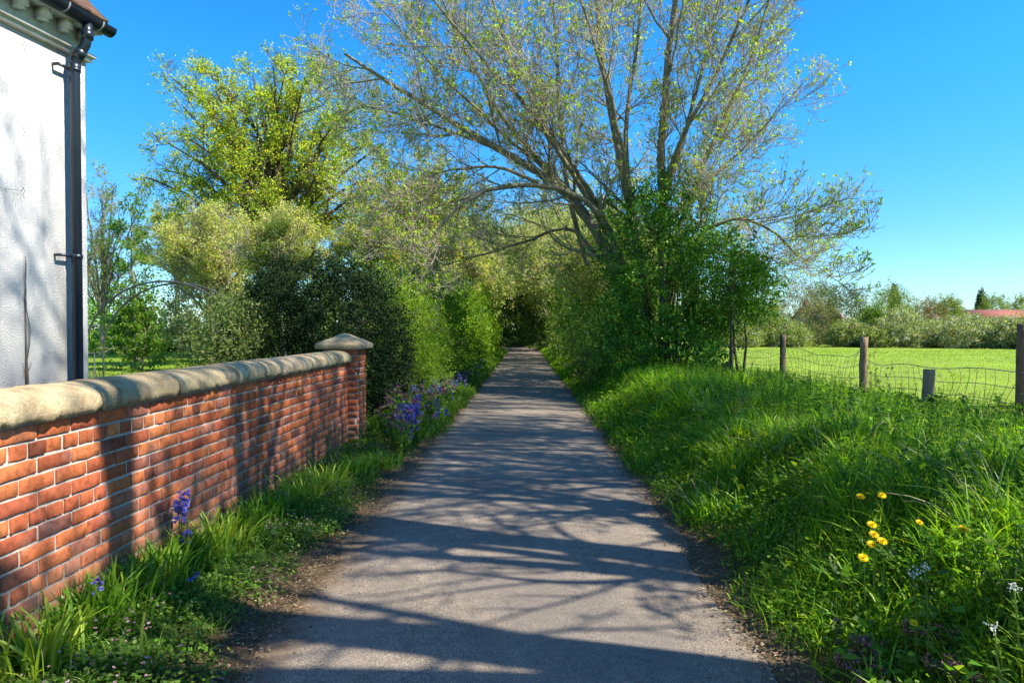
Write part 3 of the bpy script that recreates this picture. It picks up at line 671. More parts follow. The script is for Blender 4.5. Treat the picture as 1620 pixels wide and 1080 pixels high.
def round_stems(base_px, Y, cx, cy, rx, ry, seed, n=24, fork=None, dy=0.85, low=-0.55):
    """trunk and limbs that fill an oval crown (cx, cy, rx, ry in photo pixels at distance Y)"""
    rng = np.random.default_rng(seed); B = at(base_px, 540, Y); B[2] = float(gz(B[0], B[1])) - 0.1
    c = at(cx, cy, Y); k = Y / FPX; Rx, Rz = rx * k, ry * k; Ryy = (Rx + Rz) / 2 * dy
    F = B * 0.5 + c * 0.5; F[2] = max(B[2] + 0.6, c[2] - Rz * 0.75) if fork is None else at(cx, fork, Y)[2]
    T1 = c + np.array([0, 0, Rz * 0.55]) + rng.normal(0, Rx * .06, 3)
    S = [np.array([B, B * .5 + F * .5 + rng.normal(0, .08, 3), F, F * .55 + T1 * .45 + rng.normal(0, Rx * .05, 3), T1])]
    for i in range(n):
        zz = 1 - (1 - low) * (i + 0.5) / n; a = i * 2.39996 + rng.uniform(-.3, .3); h = math.sqrt(max(0, 1 - zz * zz))
        f = rng.uniform(0.70, 0.90); E = c + np.array([h * math.cos(a) * Rx, h * math.sin(a) * Ryy, zz * Rz]) * f
        st = F + (T1 - F) * max(0.0, (zz + 0.25)) * rng.uniform(0.05, 0.45) + (B - F) * (0.12 * rng.random() if zz < 0 else 0)
        m1 = st * .65 + E * .35 + np.array([0, 0, Rz * .10]) + rng.normal(0, Rx * .03, 3); m2 = st * .3 + E * .7 + np.array([0, 0, Rz * .09]) + rng.normal(0, Rx * .035, 3)
        S.append(np.array([st, m1, m2, E]))
    return S
OAKC = [(0.42, 0.54, 0.035), (0.50, 0.60, 0.045), (0.34, 0.47, 0.03), (0.54, 0.57, 0.05)]
st = round_stems(432, 32, 435, 250, 222, 196, 3, n=46, fork=405, low=-.7)
tree('oak_tree', 'broad spreading oak in yellow-green young leaf, rising above the dark rounded bush', 'tree', st, [(0.42, 0.04)] + [(0.13, 0.03)] * 46,
     [dict(n=7, t0=0.3, t1=1.0, ang=0.85, L=1.9, seg=6, up=0.03, wv=0.2, rr=0.5, rtip=0.3, taper=0.4, rmin=0.012),
      dict(n=7, t0=0.15, t1=1.0, ang=0.8, L=0.95, seg=5, up=0.04, wv=0.2, rr=0.5, rtip=0.4, taper=0.4, rmin=0.008),
      dict(n=5, t0=0.2, t1=1.0, ang=0.8, L=0.45, seg=3, up=0.05, wv=0.2, rr=0.6, rtip=0.6, taper=0.3, rmin=0.006)],
     dict(n=4, size=0.11, w=0.08, spread=0.08, prob=0.95, gap=-.16, gf=1.3, cols=OAKC, up=0.2, t0=0.2, clump=2), seed=31, bark='bark_dark', twig='bark_dark')

FLT = [dict(n=6, t0=0.25, t1=1.0, ang=0.7, L=2.2, seg=5, up=0.08, wv=0.15, rr=0.5, rtip=0.3, taper=0.4, rmin=0.012),
       dict(n=6, t0=0.15, t1=1.0, ang=0.7, L=1.0, seg=4, up=0.08, wv=0.18, rr=0.55, rtip=0.4, taper=0.4, rmin=0.008),
       dict(n=5, t0=0.2, t1=1.0, ang=0.7, L=0.5, seg=3, up=0.1, wv=0.18, rr=0.6, rtip=0.6, taper=0.3, rmin=0.006)]
def simple_tree(name, label, base, Y, cx, cy, rx, ry, seed, cols, n=16, leafn=5, size=0.12, w=0.08, prob=1.0, clump=2, up=0.08, r0=0.2, bark='bark', spr=0.08, twig='twig', fork=None, k=1.0, low=-0.5):
    st = round_stems(base, Y, cx, cy, rx, ry, seed, n=n, fork=fork, low=low)
    q = (rx + ry) / 2 * Y / FPX / 4.0 * k
    L = [dict(n=6, t0=0.25, t1=1.0, ang=0.75, L=1.9 * q, seg=5, up=up, wv=0.15, rr=0.5, rtip=0.3, taper=0.4, rmin=0.012),
         dict(n=6, t0=0.15, t1=1.0, ang=0.75, L=1.0 * q, seg=4, up=up, wv=0.2, rr=0.55, rtip=0.4, taper=0.4, rmin=0.008),
         dict(n=4, t0=0.2, t1=1.0, ang=0.75, L=0.45 * q + .1, seg=3, up=up, wv=0.18, rr=0.6, rtip=0.6, taper=0.3, rmin=0.006)]
    return tree(name, label, 'tree', st, [(r0, r0 * 0.2)] + [(r0 * 0.42, 0.02)] * n, L,
                dict(n=leafn + 3, size=size * 1.1, w=w * 1.15, spread=spr, cols=cols, up=0.2, t0=0.2, prob=prob, clump=clump, gap=-.12, gf=2.0), seed=seed + 100, bark=bark, twig=twig)
WIL = [(0.52, 0.56, 0.15), (0.44, 0.50, 0.10), (0.62, 0.62, 0.26)]
simple_tree('young_oak', 'thin yellow-leaved tree between the broad oak and the lane', 655, 40, 668, 340, 85, 90, 5, [(0.42, 0.45, 0.04), (0.35, 0.41, 0.04), (0.50, 0.48, 0.07)], n=18, leafn=4)
simple_tree('bare_tree', 'nearly leafless grey-brown tree beside the edge of the white house', 158, 30, 165, 385, 62, 128, 9, [(0.32, 0.42, 0.05)], n=13, leafn=2, prob=0.35, size=0.09, w=0.06, up=0.16, r0=0.13, fork=500, low=-0.75)
simple_tree('pale_willow', 'pale yellow-green bushy willow filling the gap behind the garden arch', 335, 24, 330, 420, 78, 82, 13, WIL, n=18, k=1.5, leafn=4, size=0.085, w=0.04, clump=2, r0=0.12, up=0.18, fork=500)
simple_tree('pale_willow', 'smaller pale feathery tree directly left of the dark rounded bush', 452, 20, 440, 405, 66, 56, 15, WIL, n=14, k=1.6, leafn=4, size=0.075, w=0.036, clump=2, r0=0.08, up=0.2, fork=460)
simple_tree('budding_tree', 'faint thinly leafed tree between the hornbeam sapling and the broad oak', 285, 42, 280, 385, 70, 70, 17, [(0.36, 0.43, 0.07), (0.43, 0.46, 0.10)], n=14, leafn=3, prob=0.8)
simple_tree('budding_tree', 'hazy yellow-green tree showing between the dark rounded bush and the lane', 585, 30, 580, 390, 70, 56, 19, [(0.44, 0.48, 0.07), (0.36, 0.43, 0.05), (0.50, 0.50, 0.13)], n=14, k=1.5, leafn=4, size=.09, w=.05)
simple_tree('budding_tree', 'pale twiggy tree above the left hedge where the lane narrows', 690, 26, 720, 425, 75, 70, 23, [(0.48, 0.52, 0.14), (0.40, 0.47, 0.09), (0.58, 0.58, 0.24)], n=20, leafn=5, size=.075, w=.045, up=.02)
# sapling with horizontal sprays
rs = np.random.default_rng(41)
B = at(215, 560, 21); B[2] = 0.0; T_ = at(207, 325, 21); H_ = T_[2]
st = [np.array([B, B + (T_ - B) * .33 + [.05, 0, 0], B + (T_ - B) * .66 - [.05, 0, 0], T_]), np.array([B + [.15, 0, 0], B + [.3, 0, .9], B + [.25, 0, 2.2]]), np.array([B - [.1, 0, 0], B + [-.35, 0, 1.0], B + [-.3, .1, 2.4]])]
tree('hornbeam_sapling', 'slim upright sapling in fresh bright green leaf, standing on the lawn', 'tree', st, [(0.06, 0.015), (0.03, 0.01), (0.03, 0.01)],
     [dict(n=26, t0=0.06, t1=1.0, ang=1.15, L=1.15, seg=5, up=0.03, wv=0.1, rr=0.35, rtip=0.4, taper=0.6, rmin=0.006),
      dict(n=6, t0=0.1, t1=1.0, ang=0.7, L=0.42, seg=3, up=0.0, wv=0.12, rr=0.6, rtip=0.6, taper=0.3, rmin=0.004)],
     dict(n=14, size=0.10, w=0.065, spread=0.04, cols=[(0.12, 0.26, 0.015), (0.17, 0.32, 0.02), (0.09, 0.2, 0.012)], up=-0.1, t0=0.1, clump=1), seed=41)

# ------------------------------------------------------------------ shrubs
def bush(name, label, cat, blobs, n, per, size, w, cols, seed, group=None, lmat='leaf', spread=0.09, up=0.25, inner=0.3, stems=10, lump=0.16, lf=2.2, bark='bark_dark', flowers=None, shoots=0.0, base=None, wts=None, nz=None, gap=-.22, gapf=3.2):
    rng = np.random.default_rng(seed); blobs = np.asarray(blobs, float)
    if base is None: base = np.array([blobs[:, 0].mean(), blobs[:, 1].mean(), 0.0]); base[2] = float(gz(base[0], base[1]))
    base = np.asarray(base, float)
    root = empty(name, tuple(base), label, cat, group)
    area = (blobs[:, 3] * blobs[:, 4] + blobs[:, 3] * blobs[:, 5] + blobs[:, 4] * blobs[:, 5]); bi = rng.choice(len(blobs), n, p=area / area.sum())
    d = rdir(rng, n); c = blobs[bi, :3]; r = blobs[bi, 3:]
    lum = 1 + lump * np.sin(d[:, 0] * lf * 3 + bi) * np.sin(d[:, 1] * lf * 2.6 + bi * 2 + 1) + lump * 0.8 * np.sin(d[:, 2] * lf * 5 + d[:, 0] * lf * 4 + bi) * np.cos(d[:, 1] * lf * 5.3)
    f = np.where(rng.random(n) < inner, rng.uniform(0.45, 0.85, n), rng.uniform(0.86, 1.03, n))
    f = f + (rng.random(n) < shoots) * rng.uniform(0, 0.22, n)
    Pc = c + d * r * (f * lum)[:, None]
    keep = Pc[:, 2] > gz(Pc[:, 0], Pc[:, 1]) + 0.02
    # drop sprigs lying deep inside another blob
    for b_ in blobs:
        q = ((Pc - b_[:3]) / (b_[3:] * 0.62)); keep &= ~((q ** 2).sum(1) < 1) | (rng.random(n) < 0.12)
    keep &= lump3(Pc, gapf, seed) > gap + rng.normal(0, .1, n)
    Pc, d, bi = Pc[keep], d[keep], bi[keep]; m = len(Pc)
    sd = unit(d + rng.normal(0, 0.45, (m, 3)) + [0, 0, up])
    sc = pal(rng, m, cols, 0.10, wts)
    C = np.repeat(Pc, per, 0); D0 = np.repeat(sd, per, 0); cc = np.repeat(sc, per, 0)
    k = len(C); al = rng.uniform(-0.6, 1.0, k)[:, None] * spread * 1.5
    C = C + D0 * al + rng.normal(0, spread * 0.45, (k, 3))
    D = unit(D0 * 0.6 + rdir(rng, k))
    cc = np.clip(cc * (1 + rng.normal(0, 0.16, (k, 1))), 0.002, 0.9)
    if nz is None: N = None
    else: N = unit(rdir(rng, k) + np.array([0, 0, nz]))
    mb = MB(); leaves(mb, C, D, size * rng.uniform(0.6, 1.3, k), w * rng.uniform(0.7, 1.25, k), rng, cc, N=N)
    mb.build('foliage', M[lmat], root, offset=base)
    if stems:
        mb = MB(); j = rng.choice(m, stems, replace=False); bb = blobs[bi[j]]
        b0 = np.stack([bb[:, 0] * 0.4 + base[0] * 0.6 + rng.normal(0, 0.12, stems), bb[:, 1] * 0.6 + base[1] * 0.4 + rng.normal(0, 0.12, stems), np.zeros(stems)], 1)
        b0[:, 2] = gz(b0[:, 0], b0[:, 1]) - 0.05
        tt = np.linspace(0, 1, 6)[None, :, None]; P = b0[:, None] * (1 - tt) + Pc[j][:, None] * tt; P[:, :, 2] += (0.25 * np.sin(tt * math.pi) * 1.0)[..., 0] * 0.6
        P[:, 1:-1] += rng.normal(0, 0.04, P[:, 1:-1].shape)
        V, Q, T = tubes(P, np.repeat(np.linspace(0.035, 0.008, 6)[None], stems, 0), 5); mb.add(V, Q)
        P2, R2 = grow(rng, P, np.full((stems, 6), 0.016), 5, 0.3, 1.0, 0.6, 0.7, 4, 0.1, 0.15, 0.6)
        V, Q, T = tubes(P2, R2, 4); mb.add(V, Q)
        mb.build('stems', M[bark], root, offset=base)
    if flowers:
        nf, fs, fc = flowers; j = rng.choice(m, nf); mb = MB()
        C = np.repeat(Pc[j] + d[j] * 0.05, 5, 0) + rng.normal(0, 0.04, (nf * 5, 3))
        leaves(mb, C, rdir(rng, nf * 5), fs, fs * 0.9, rng, pal(rng, nf * 5, fc, 0.08)); mb.build('blossom', M['petal'], root, offset=base)
    return root
M['leaf_dark'] = leaf_mat('dark_leaf', 0.12, 0.7, 0.15)
HOLLY = [(0.010, 0.028, 0.008), (0.014, 0.035, 0.009), (0.022, 0.048, 0.012)]
bush('rounded_evergreen', 'large dark green rounded evergreen bush behind the brick pier', 'bush',
     [(-3.35, 10.6, 1.15, 1.25, 1.0, 1.38), (-2.65, 10.3, 1.05, 0.92, 0.95, 1.32), (-4.1, 11.0, 1.0, 0.8, 0.9, 1.15), (-2.45, 9.6, 0.6, 0.5, 0.6, 0.8)],
     9500, 13, 0.042, 0.024, HOLLY, 51, lmat='leaf_dark', spread=0.055, inner=0.25, stems=14, lump=0.06, shoots=0.06, lf=2.5, gap=-1.0)
bush('grey_shrub', 'straggly grey-green shrub with pale stems in front of the dark rounded bush', 'shrub',
     [(-4.2, 9.7, 1.1, 0.40, 0.4, 0.8), (-4.5, 9.9, 1.1, 0.35, 0.4, 0.6)], 1100, 10, 0.06, 0.022, [(0.18, 0.25, 0.08), (0.28, 0.34, 0.14), (0.11, 0.18, 0.05)], 52, spread=0.10, inner=0.45, stems=12, lump=0.2, shoots=0.25, up=0.7, gap=-.5, bark='bark_dark')
FRESH = [(0.16, 0.30, 0.015), (0.22, 0.39, 0.02), (0.10, 0.21, 0.012), (0.29, 0.44, 0.03)]
CON = [(0.22, 0.36, 0.03), (0.29, 0.44, 0.04), (0.14, 0.25, 0.02)]
bush('golden_conifer', 'feathery light green conifer beside the lane, right next to the dark rounded bush', 'conifer',
     [(-2.15, 12.3, 0.8, 0.55, 0.6, 1.0), (-2.05, 12.2, 1.45, 0.38, 0.4, 0.75), (-1.95, 12.6, 0.45, 0.5, 0.5, 0.6)], 2400, 12, 0.055, 0.016, CON, 53, spread=0.07, up=0.0, inner=0.2, stems=6, lump=0.12, shoots=0.2)
bush('golden_conifer', 'second feathery conifer, just beyond the first along the left of the lane', 'conifer',
     [(-2.2, 14.0, 0.95, 0.6, 0.7, 1.1), (-2.2, 14.2, 1.6, 0.42, 0.45, 0.8)], 2200, 11, 0.06, 0.018, [(0.12, 0.23, 0.02), (0.17, 0.30, 0.03)], 54, spread=0.08, up=0.0, inner=0.2, stems=6, lump=0.14, shoots=0.2)
for i, (x, y, h, lb) in enumerate([(-2.2, 16.5, 2.5, 'tall leafy bright green hedge shrub behind the bluebells'), (-2.35, 19.3, 2.7, 'bushy green hedge shrub, next beyond the one behind the bluebells'),
                                   (-2.2, 22.5, 2.9, 'light green hedge shrub in the middle of the left roadside row'), (-2.3, 26.5, 3.2, 'large green hedge shrub towards the dark lane tunnel on the left'),
                                   (-2.3, 31.0, 3.6, 'broad hedge shrub left of the lane just before the dark tunnel'), (-2.4, 36.5, 4.0, 'farthest broad hedge shrub left of the lane at the tunnel mouth')]):
    k = 1 + i * 0.12
    bush('hedge_shrub', lb, 'shrub', [(x - 0.2, y, h * 0.42, 0.85, 1.5 * k, h * 0.46), (x + 0.15, y + 0.5, h * 0.55, 0.62, 1.0 * k, h * 0.42), (x + 0.35, y - 0.6, h * 0.25, 0.6, 1.0 * k, h * 0.28), (x - 0.5, y + 0.9, h * 0.6, 0.8, 1.0, h * 0.42)],
         3000, 10, 0.07 * k, 0.04 * k, FRESH if i % 2 else [(0.12, 0.24, 0.015), (0.19, 0.33, 0.02), (0.07, 0.15, 0.012)], 60 + i, group='hedge shrubs along the left of the lane', spread=0.10 * k, inner=0.25, stems=10, lump=0.3, lf=3.2, shoots=0.3, up=.5)
# right bank: ivy-clad thicket round the ash, hedge beyond
IVY = [(0.07, 0.19, 0.012), (0.12, 0.29, 0.02), (0.22, 0.43, 0.03), (0.035, 0.10, 0.01)]
bush('ivy_thicket', 'dense dark green leafy thicket wrapped round the foot of the tall budding tree', 'thicket',
     [(2.9, 14.6, 2.1, 1.0, 1.1, 1.6), (3.8, 14.3, 2.45, 0.9, 0.9, 1.05), (2.6, 15.2, 3.2, 0.9, 0.9, 1.35), (3.3, 14.9, 3.6, 0.75, 0.75, 1.05), (4.4, 14.2, 2.45, 0.55, 0.6, 0.55), (2.3, 14.6, 1.2, 0.7, 0.9, 0.95), (3.0, 13.9, 0.95, 0.95, 0.8, 0.75), (2.2, 14.2, 0.8, 0.6, 0.9, 0.6)],
     8500, 11, 0.062, 0.042, IVY, 71, lmat='leaf_gloss', spread=0.09, inner=0.3, stems=22, lump=0.3, shoots=0.35, gap=-.3, gapf=2.2, wts=[0.3, 0.3, 0.25, 0.15])
bush('hawthorn_bush', 'bright green leafy branch mass at the field side of the dark thicket', 'bush',
     [(4.1, 13.6, 1.95, 0.8, 0.6, 0.55), (4.55, 13.6, 2.3, 0.55, 0.5, 0.45), (3.7, 13.2, 2.5, 0.7, 0.6, 0.65)],
     1200, 11, 0.055, 0.036, [(0.09, 0.22, 0.02), (0.14, 0.28, 0.025), (0.06, 0.15, 0.015)], 72, spread=0.10, inner=0.5, stems=3, lump=0.25, shoots=0.4)
for i, (x, y, h, lb) in enumerate([(2.7, 18.0, 4.2, 'deep green roadside shrub immediately beyond the ivy thicket'), (2.7, 21.5, 4.4, 'second tall shrub beyond the ivy thicket on the right bank'),
                                   (2.7, 25.5, 4.8, 'tall shaded shrub midway along the right side towards the tunnel'), (2.7, 30.0, 5.2, 'high leafy shrub right of the lane before the dark tunnel'), (2.8, 35.5, 5.6, 'farthest high shrub right of the lane at the tunnel mouth')]):
    k = 1 + i * 0.14
    bush('bank_shrub', lb, 'shrub', [(x, y, h * 0.42, 1.2, 1.9 * k, h * 0.46), (x - 0.4, y + 0.6, h * 0.6, 0.95, 1.3 * k, h * 0.38), (x - 0.7, y - 0.4, h * 0.22, 0.75, 1.4 * k, h * 0.24), (x + 0.6, y + 0.9, h * 0.65, 1.0, 1.1, h * 0.42)],
         3000, 10, 0.08 * k, 0.05 * k, [(0.07, 0.16, 0.015), (0.14, 0.27, 0.03), (0.24, 0.36, 0.06), (0.36, 0.44, 0.14)], 80 + i, group='tall shrubs along the right bank', spread=0.11 * k, inner=0.3, stems=10, lump=0.3, lf=3, shoots=0.35)
# pale blackthorn leaning over the lane
PALE = [(0.46, 0.50, 0.16), (0.36, 0.45, 0.10), (0.62, 0.62, 0.36), (0.26, 0.37, 0.07)]
for i, (x, y, z, r, lb) in enumerate([(1.9, 19.5, 4.0, 1.5, 'pale blossom-flecked thorn leaning over the lane, behind the budding tree'), (0.6, 30.0, 5.6, 2.3, 'pale green thorn tree arching over the middle of the lane'),
                                      (-2.0, 33.0, 5.6, 2.2, 'pale twiggy thorn arching over the lane from the left side'), (-0.4, 41.0, 6.2, 3.2, 'pale thorn crown closing the tunnel above the far lane')]):
    bx = x + (2.2 if x > -0.5 else -1.6); k = y / 24
    simp = [np.array([(bx, y, -0.1), (bx + (x - bx) * 0.15, y, z * 0.4), (bx + (x - bx) * 0.5, y, z * 0.75), (x, y, z)]),
            np.array([(bx + .3, y + .4, -0.1), (bx + .3, y + .6, z * 0.5), (bx + (x - bx) * 0.2, y + .8, z * 1.0), (x + (bx - x) * .4, y + 1, z * 1.25)]),
            np.array([(bx, y - .3, z * .3), (bx + (x - bx) * 0.5, y - .6, z * 0.6), (x, y - .9, z * 0.85), (x - (bx - x) * .3, y - 1, z * 0.8)])]
    tree('thorn_tree', lb, 'tree', simp, [(0.12, 0.04), (0.1, 0.03), (0.08, 0.02)],
         [dict(n=14, t0=0.3, t1=1.0, ang=0.9, L=r * 1.1, seg=6, up=0.02, wv=0.16, rr=0.45, rtip=0.3, taper=0.3, rmin=0.009),
          dict(n=9, t0=0.1, t1=1.0, ang=0.8, L=r * 0.5, seg=4, up=0.0, wv=0.18, rr=0.5, rtip=0.4, taper=0.3, rmin=0.006),
          dict(n=7, t0=0.1, t1=1.0, ang=0.8, L=r * 0.22, seg=3, up=0.0, wv=0.2, rr=0.6, rtip=0.6, taper=0.3, rmin=0.005)],
         dict(n=9, size=0.06 * k ** .6 + 0.02, w=0.035 * k ** .6 + 0.015, spread=0.05 * k, cols=PALE, up=0.1, t0=0.05, clump=1), seed=90 + i, group='thorn trees arching over the lane')
# the wood that closes the lane
for i, (x, y, r, h, lb) in enumerate([(2.6, 45, 3.0, 8.5, 'dark wood tree right of the tunnel end'), (-5.2, 43, 2.6, 7.5, 'leafy tree left of the tunnel end'), (0.3, 56, 3.6, 8.0, 'dark tree closing the end of the lane'), (-8.5, 52, 3.5, 7.0, 'tree behind the left side of the tunnel'), (5.5, 54, 3.5, 9.0, 'tree behind the right side of the tunnel')]):
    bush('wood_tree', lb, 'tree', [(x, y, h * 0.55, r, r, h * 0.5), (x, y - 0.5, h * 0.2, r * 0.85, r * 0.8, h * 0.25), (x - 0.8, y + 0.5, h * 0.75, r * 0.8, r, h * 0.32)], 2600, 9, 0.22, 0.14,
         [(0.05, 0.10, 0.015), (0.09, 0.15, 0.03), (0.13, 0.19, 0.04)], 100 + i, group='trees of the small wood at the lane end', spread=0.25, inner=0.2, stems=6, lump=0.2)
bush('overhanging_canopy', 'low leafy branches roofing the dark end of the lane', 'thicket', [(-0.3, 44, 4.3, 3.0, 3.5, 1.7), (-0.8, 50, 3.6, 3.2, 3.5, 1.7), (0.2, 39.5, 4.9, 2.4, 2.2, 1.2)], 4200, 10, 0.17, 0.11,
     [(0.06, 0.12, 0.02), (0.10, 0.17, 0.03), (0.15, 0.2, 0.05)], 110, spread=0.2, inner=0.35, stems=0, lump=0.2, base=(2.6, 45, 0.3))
# garden backdrop
for i, (px, y, wd, h, c, lb) in enumerate([(170, 36, 2.2, 3.2, FRESH[2], 'dark leafy shrub behind the left foot of the garden arch'), (255, 38, 2.4, 2.4, (0.09, 0.15, 0.04), 'low green shrub across the lawn, right of the sapling'),
                                           (320, 30, 1.7, 3.6, (0.14, 0.17, 0.08), 'blossom-speckled shrub at the lawn edge under the pale willow'), (395, 27, 1.6, 3.4, (0.12, 0.16, 0.06), 'grey green shrub behind the straggly shrub'), (450, 26, 2.2, 3.4, (0.1, 0.16, 0.03), 'leafy garden shrub hidden half behind the dark bush'),
                                           (560, 24, 2.0, 3.6, (0.12, 0.19, 0.03), 'light green garden shrub just over the top of the dark bush'), (640, 26, 1.8, 3.9, (0.13, 0.2, 0.03), 'yellow green shrub over the conifers on the left'), (90, 40, 3.0, 3.5, FRESH[1], 'shrub behind the house corner')]):
    x = at(px, 520, y)[0]; c = np.array(c) * 1.5
    bush('garden_shrub', lb, 'shrub', [(x, y, h * 0.5, wd, 1.2, h * 0.5), (x + wd * 0.5, y + .3, h * 0.35, wd * .8, 1.0, h * 0.38)], 1500, 9, 0.13, 0.08, [c, c * 1.5, c * 0.7], 120 + i, group='shrubs round the garden lawn', spread=0.15, inner=0.3, stems=8, lump=0.22, shoots=0.25,
         flowers=(220, 0.08, [(0.7, 0.7, 0.6)]) if i in (0, 2, 3) else None)

# ------------------------------------------------------------------ far side of the field
def ffz(x, y): return float(gz(x, y))
FT = [(0.18, 0.26, 0.06), (0.26, 0.34, 0.08), (0.11, 0.17, 0.04)]
BL = [(0.46, 0.48, 0.30), (0.30, 0.37, 0.15), (0.15, 0.23, 0.06)]
DK = [(0.05, 0.09, 0.025), (0.09, 0.13, 0.04)]
def fbush(name, lb, px, Y, top, wpx, cols, seed, cat='tree', n=1100, group=None, bot=546, size=0.33, fl=None, lump=0.3, shape=1.0):
    c = at(px, bot, Y); x = c[0]; zb = ffz(x, Y); zt = at(px, top - (2 if cat == 'bush' else 11), Y)[2]; h = zt - zb; r = wpx / FPX * Y / 2
    bl = [(x, Y, zb + h * 0.5, r, r * 0.9, h * 0.5), (x - r * 0.35, Y - r * .2, zb + h * 0.36, r * 0.75, r * .7, h * 0.36), (x + r * 0.4, Y, zb + h * 0.33, r * 0.7, r * .7, h * 0.34), (x + r * 0.1, Y, zb + h * 0.66, r * 0.62 * shape, r * .6, h * 0.33)]
    size *= .62
    return bush(name, lb, cat, bl, int(n * 2.6), 8, size, size * 0.6, cols, seed, group=group, spread=size * 1.5, inner=0.12, lf=3, gap=-.3, gapf=1.1, stems=5, lump=lump, shoots=0.1, flowers=fl)
G = 'trees along the far edge of the field'
far = [('field_tree', 'grey green bushy tree at the left end of the far field edge', 1205, 80, 492, 62, FT), ('field_tree', 'bare-twigged brownish tree behind the second fence post', 1262, 84, 460, 96, [(0.20, 0.20, 0.10), (0.15, 0.17, 0.07), (0.26, 0.24, 0.15)]),
       ('field_tree', 'ivy-clad dark tree right of the pale brick cottage', 1335, 86, 466, 74, DK + [(0.14, 0.17, 0.06)]), ('field_tree', 'fresh green shrub tree behind the third fence post', 1383, 82, 500, 46, [(0.10, 0.19, 0.02), (0.14, 0.24, 0.03)]),
       ('field_tree', 'round green tree in front of the left poplar', 1408, 100, 466, 62, FT), ('field_tree', 'reddish brown budding tree behind the white-flowered bush', 1465, 104, 486, 66, [(0.20, 0.17, 0.09), (0.15, 0.16, 0.06)]),
       ('field_tree', 'low round green treetop left of the red roof', 1500, 130, 483, 40, FT), ('field_tree', 'small bright treetop below the right poplar', 1572, 150, 482, 50, [(0.16, 0.22, 0.04)]), ('field_tree', 'green treetop at the far right over the red roof', 1618, 150, 482, 40, FT),
       ('field_tree', 'dull green tree at the far field edge behind the thicket', 1140, 80, 480, 90, FT), ('field_tree', 'pale tree crown peeking over the far hedge by the thicket', 1175, 100, 486, 60, FT),
       ('field_tree', 'far green tree past the right edge of the red roof', 1700, 110, 470, 120, FT), ('field_tree', 'slender green crown between the cottage and the bare-twigged tree', 1300, 95, 462, 44, [(0.13, 0.18, 0.05), (0.18, 0.22, 0.08)])]
for i, (n_, lb, px, Yd, top, wp, cols) in enumerate(far): fbush(n_, lb, px, Yd, top, wp, cols, 200 + i, n=1000, group=G, size=0.3 if Yd < 110 else 0.4)
blo = [(1425, 78, 496, 68, 'rounded white-flowering hawthorn left of centre on the far field edge'), (1530, 76, 503, 90, 'wide white-flowering hawthorn in front of the red roof'), (1478, 79, 514, 50, 'low hawthorn between the two big flowering ones'),
       (1590, 74, 508, 66, 'greyish hawthorn at the right of the far field edge'), (1650, 72, 502, 80, 'dark hawthorn beyond the right fence post'), (1345, 80, 512, 60, 'grey green hawthorn below the ivy-clad tree'), (1240, 78, 512, 70, 'low hawthorn below the bare-twigged tree'), (1385, 77, 524, 40, 'small dark bush at the field edge by the third post'), (1160, 76, 515, 80, 'low hedge bush at the field edge by the thicket')]
for i, (px, Yd, top, wp, lb) in enumerate(blo): fbush('hawthorn', lb, px, Yd, top, wp, BL if i in (0, 1, 2, 3) else FT + BL[:1], 240 + i, cat='bush', n=1300, group='hawthorn bushes along the far edge of the field', size=0.26, fl=(500 if i < 4 else 120, 0.16, [(0.62, 0.62, 0.5)]))
for i, (px, top, wp, lb) in enumerate([(1414, 451, 15, 'left tall narrow poplar standing over the far trees'), (1552, 459, 14, 'right dark narrow poplar standing above the red roof')]):
    Yd = 170; c = at(px, 520, Yd); zt = at(px, top, Yd)[2]; r = wp / FPX * Yd / 2; zb = -0.8
    bush('poplar', lb, 'tree', [(c[0], Yd, zb + (zt - zb) * 0.5, r * 0.9, r * .9, (zt - zb) * 0.5), (c[0], Yd, zb + (zt - zb) * 0.6, r, r, (zt - zb) * 0.3)], 1100, 7, 0.42, 0.26, [(0.07, 0.11, 0.07), (0.1, 0.14, 0.09)], 260 + i, group='poplars beyond the field', spread=0.3, stems=3, lump=0.12, up=0.8)
for i, (x, y, r, h, lb) in enumerate([(30, 118, 9, 5.2, 'hedge line'), (78, 125, 12, 5.0, 'hedge line')]): pass
mbh = MB()
def quadh(mb, px0, px1, y0_, y1_, Yd, c, dy=0.0):
    V = [at(px0, y1_, Yd), at(px1, y1_, Yd), at(px1, y0_, Yd), at(px0, y0_, Yd)]; return V
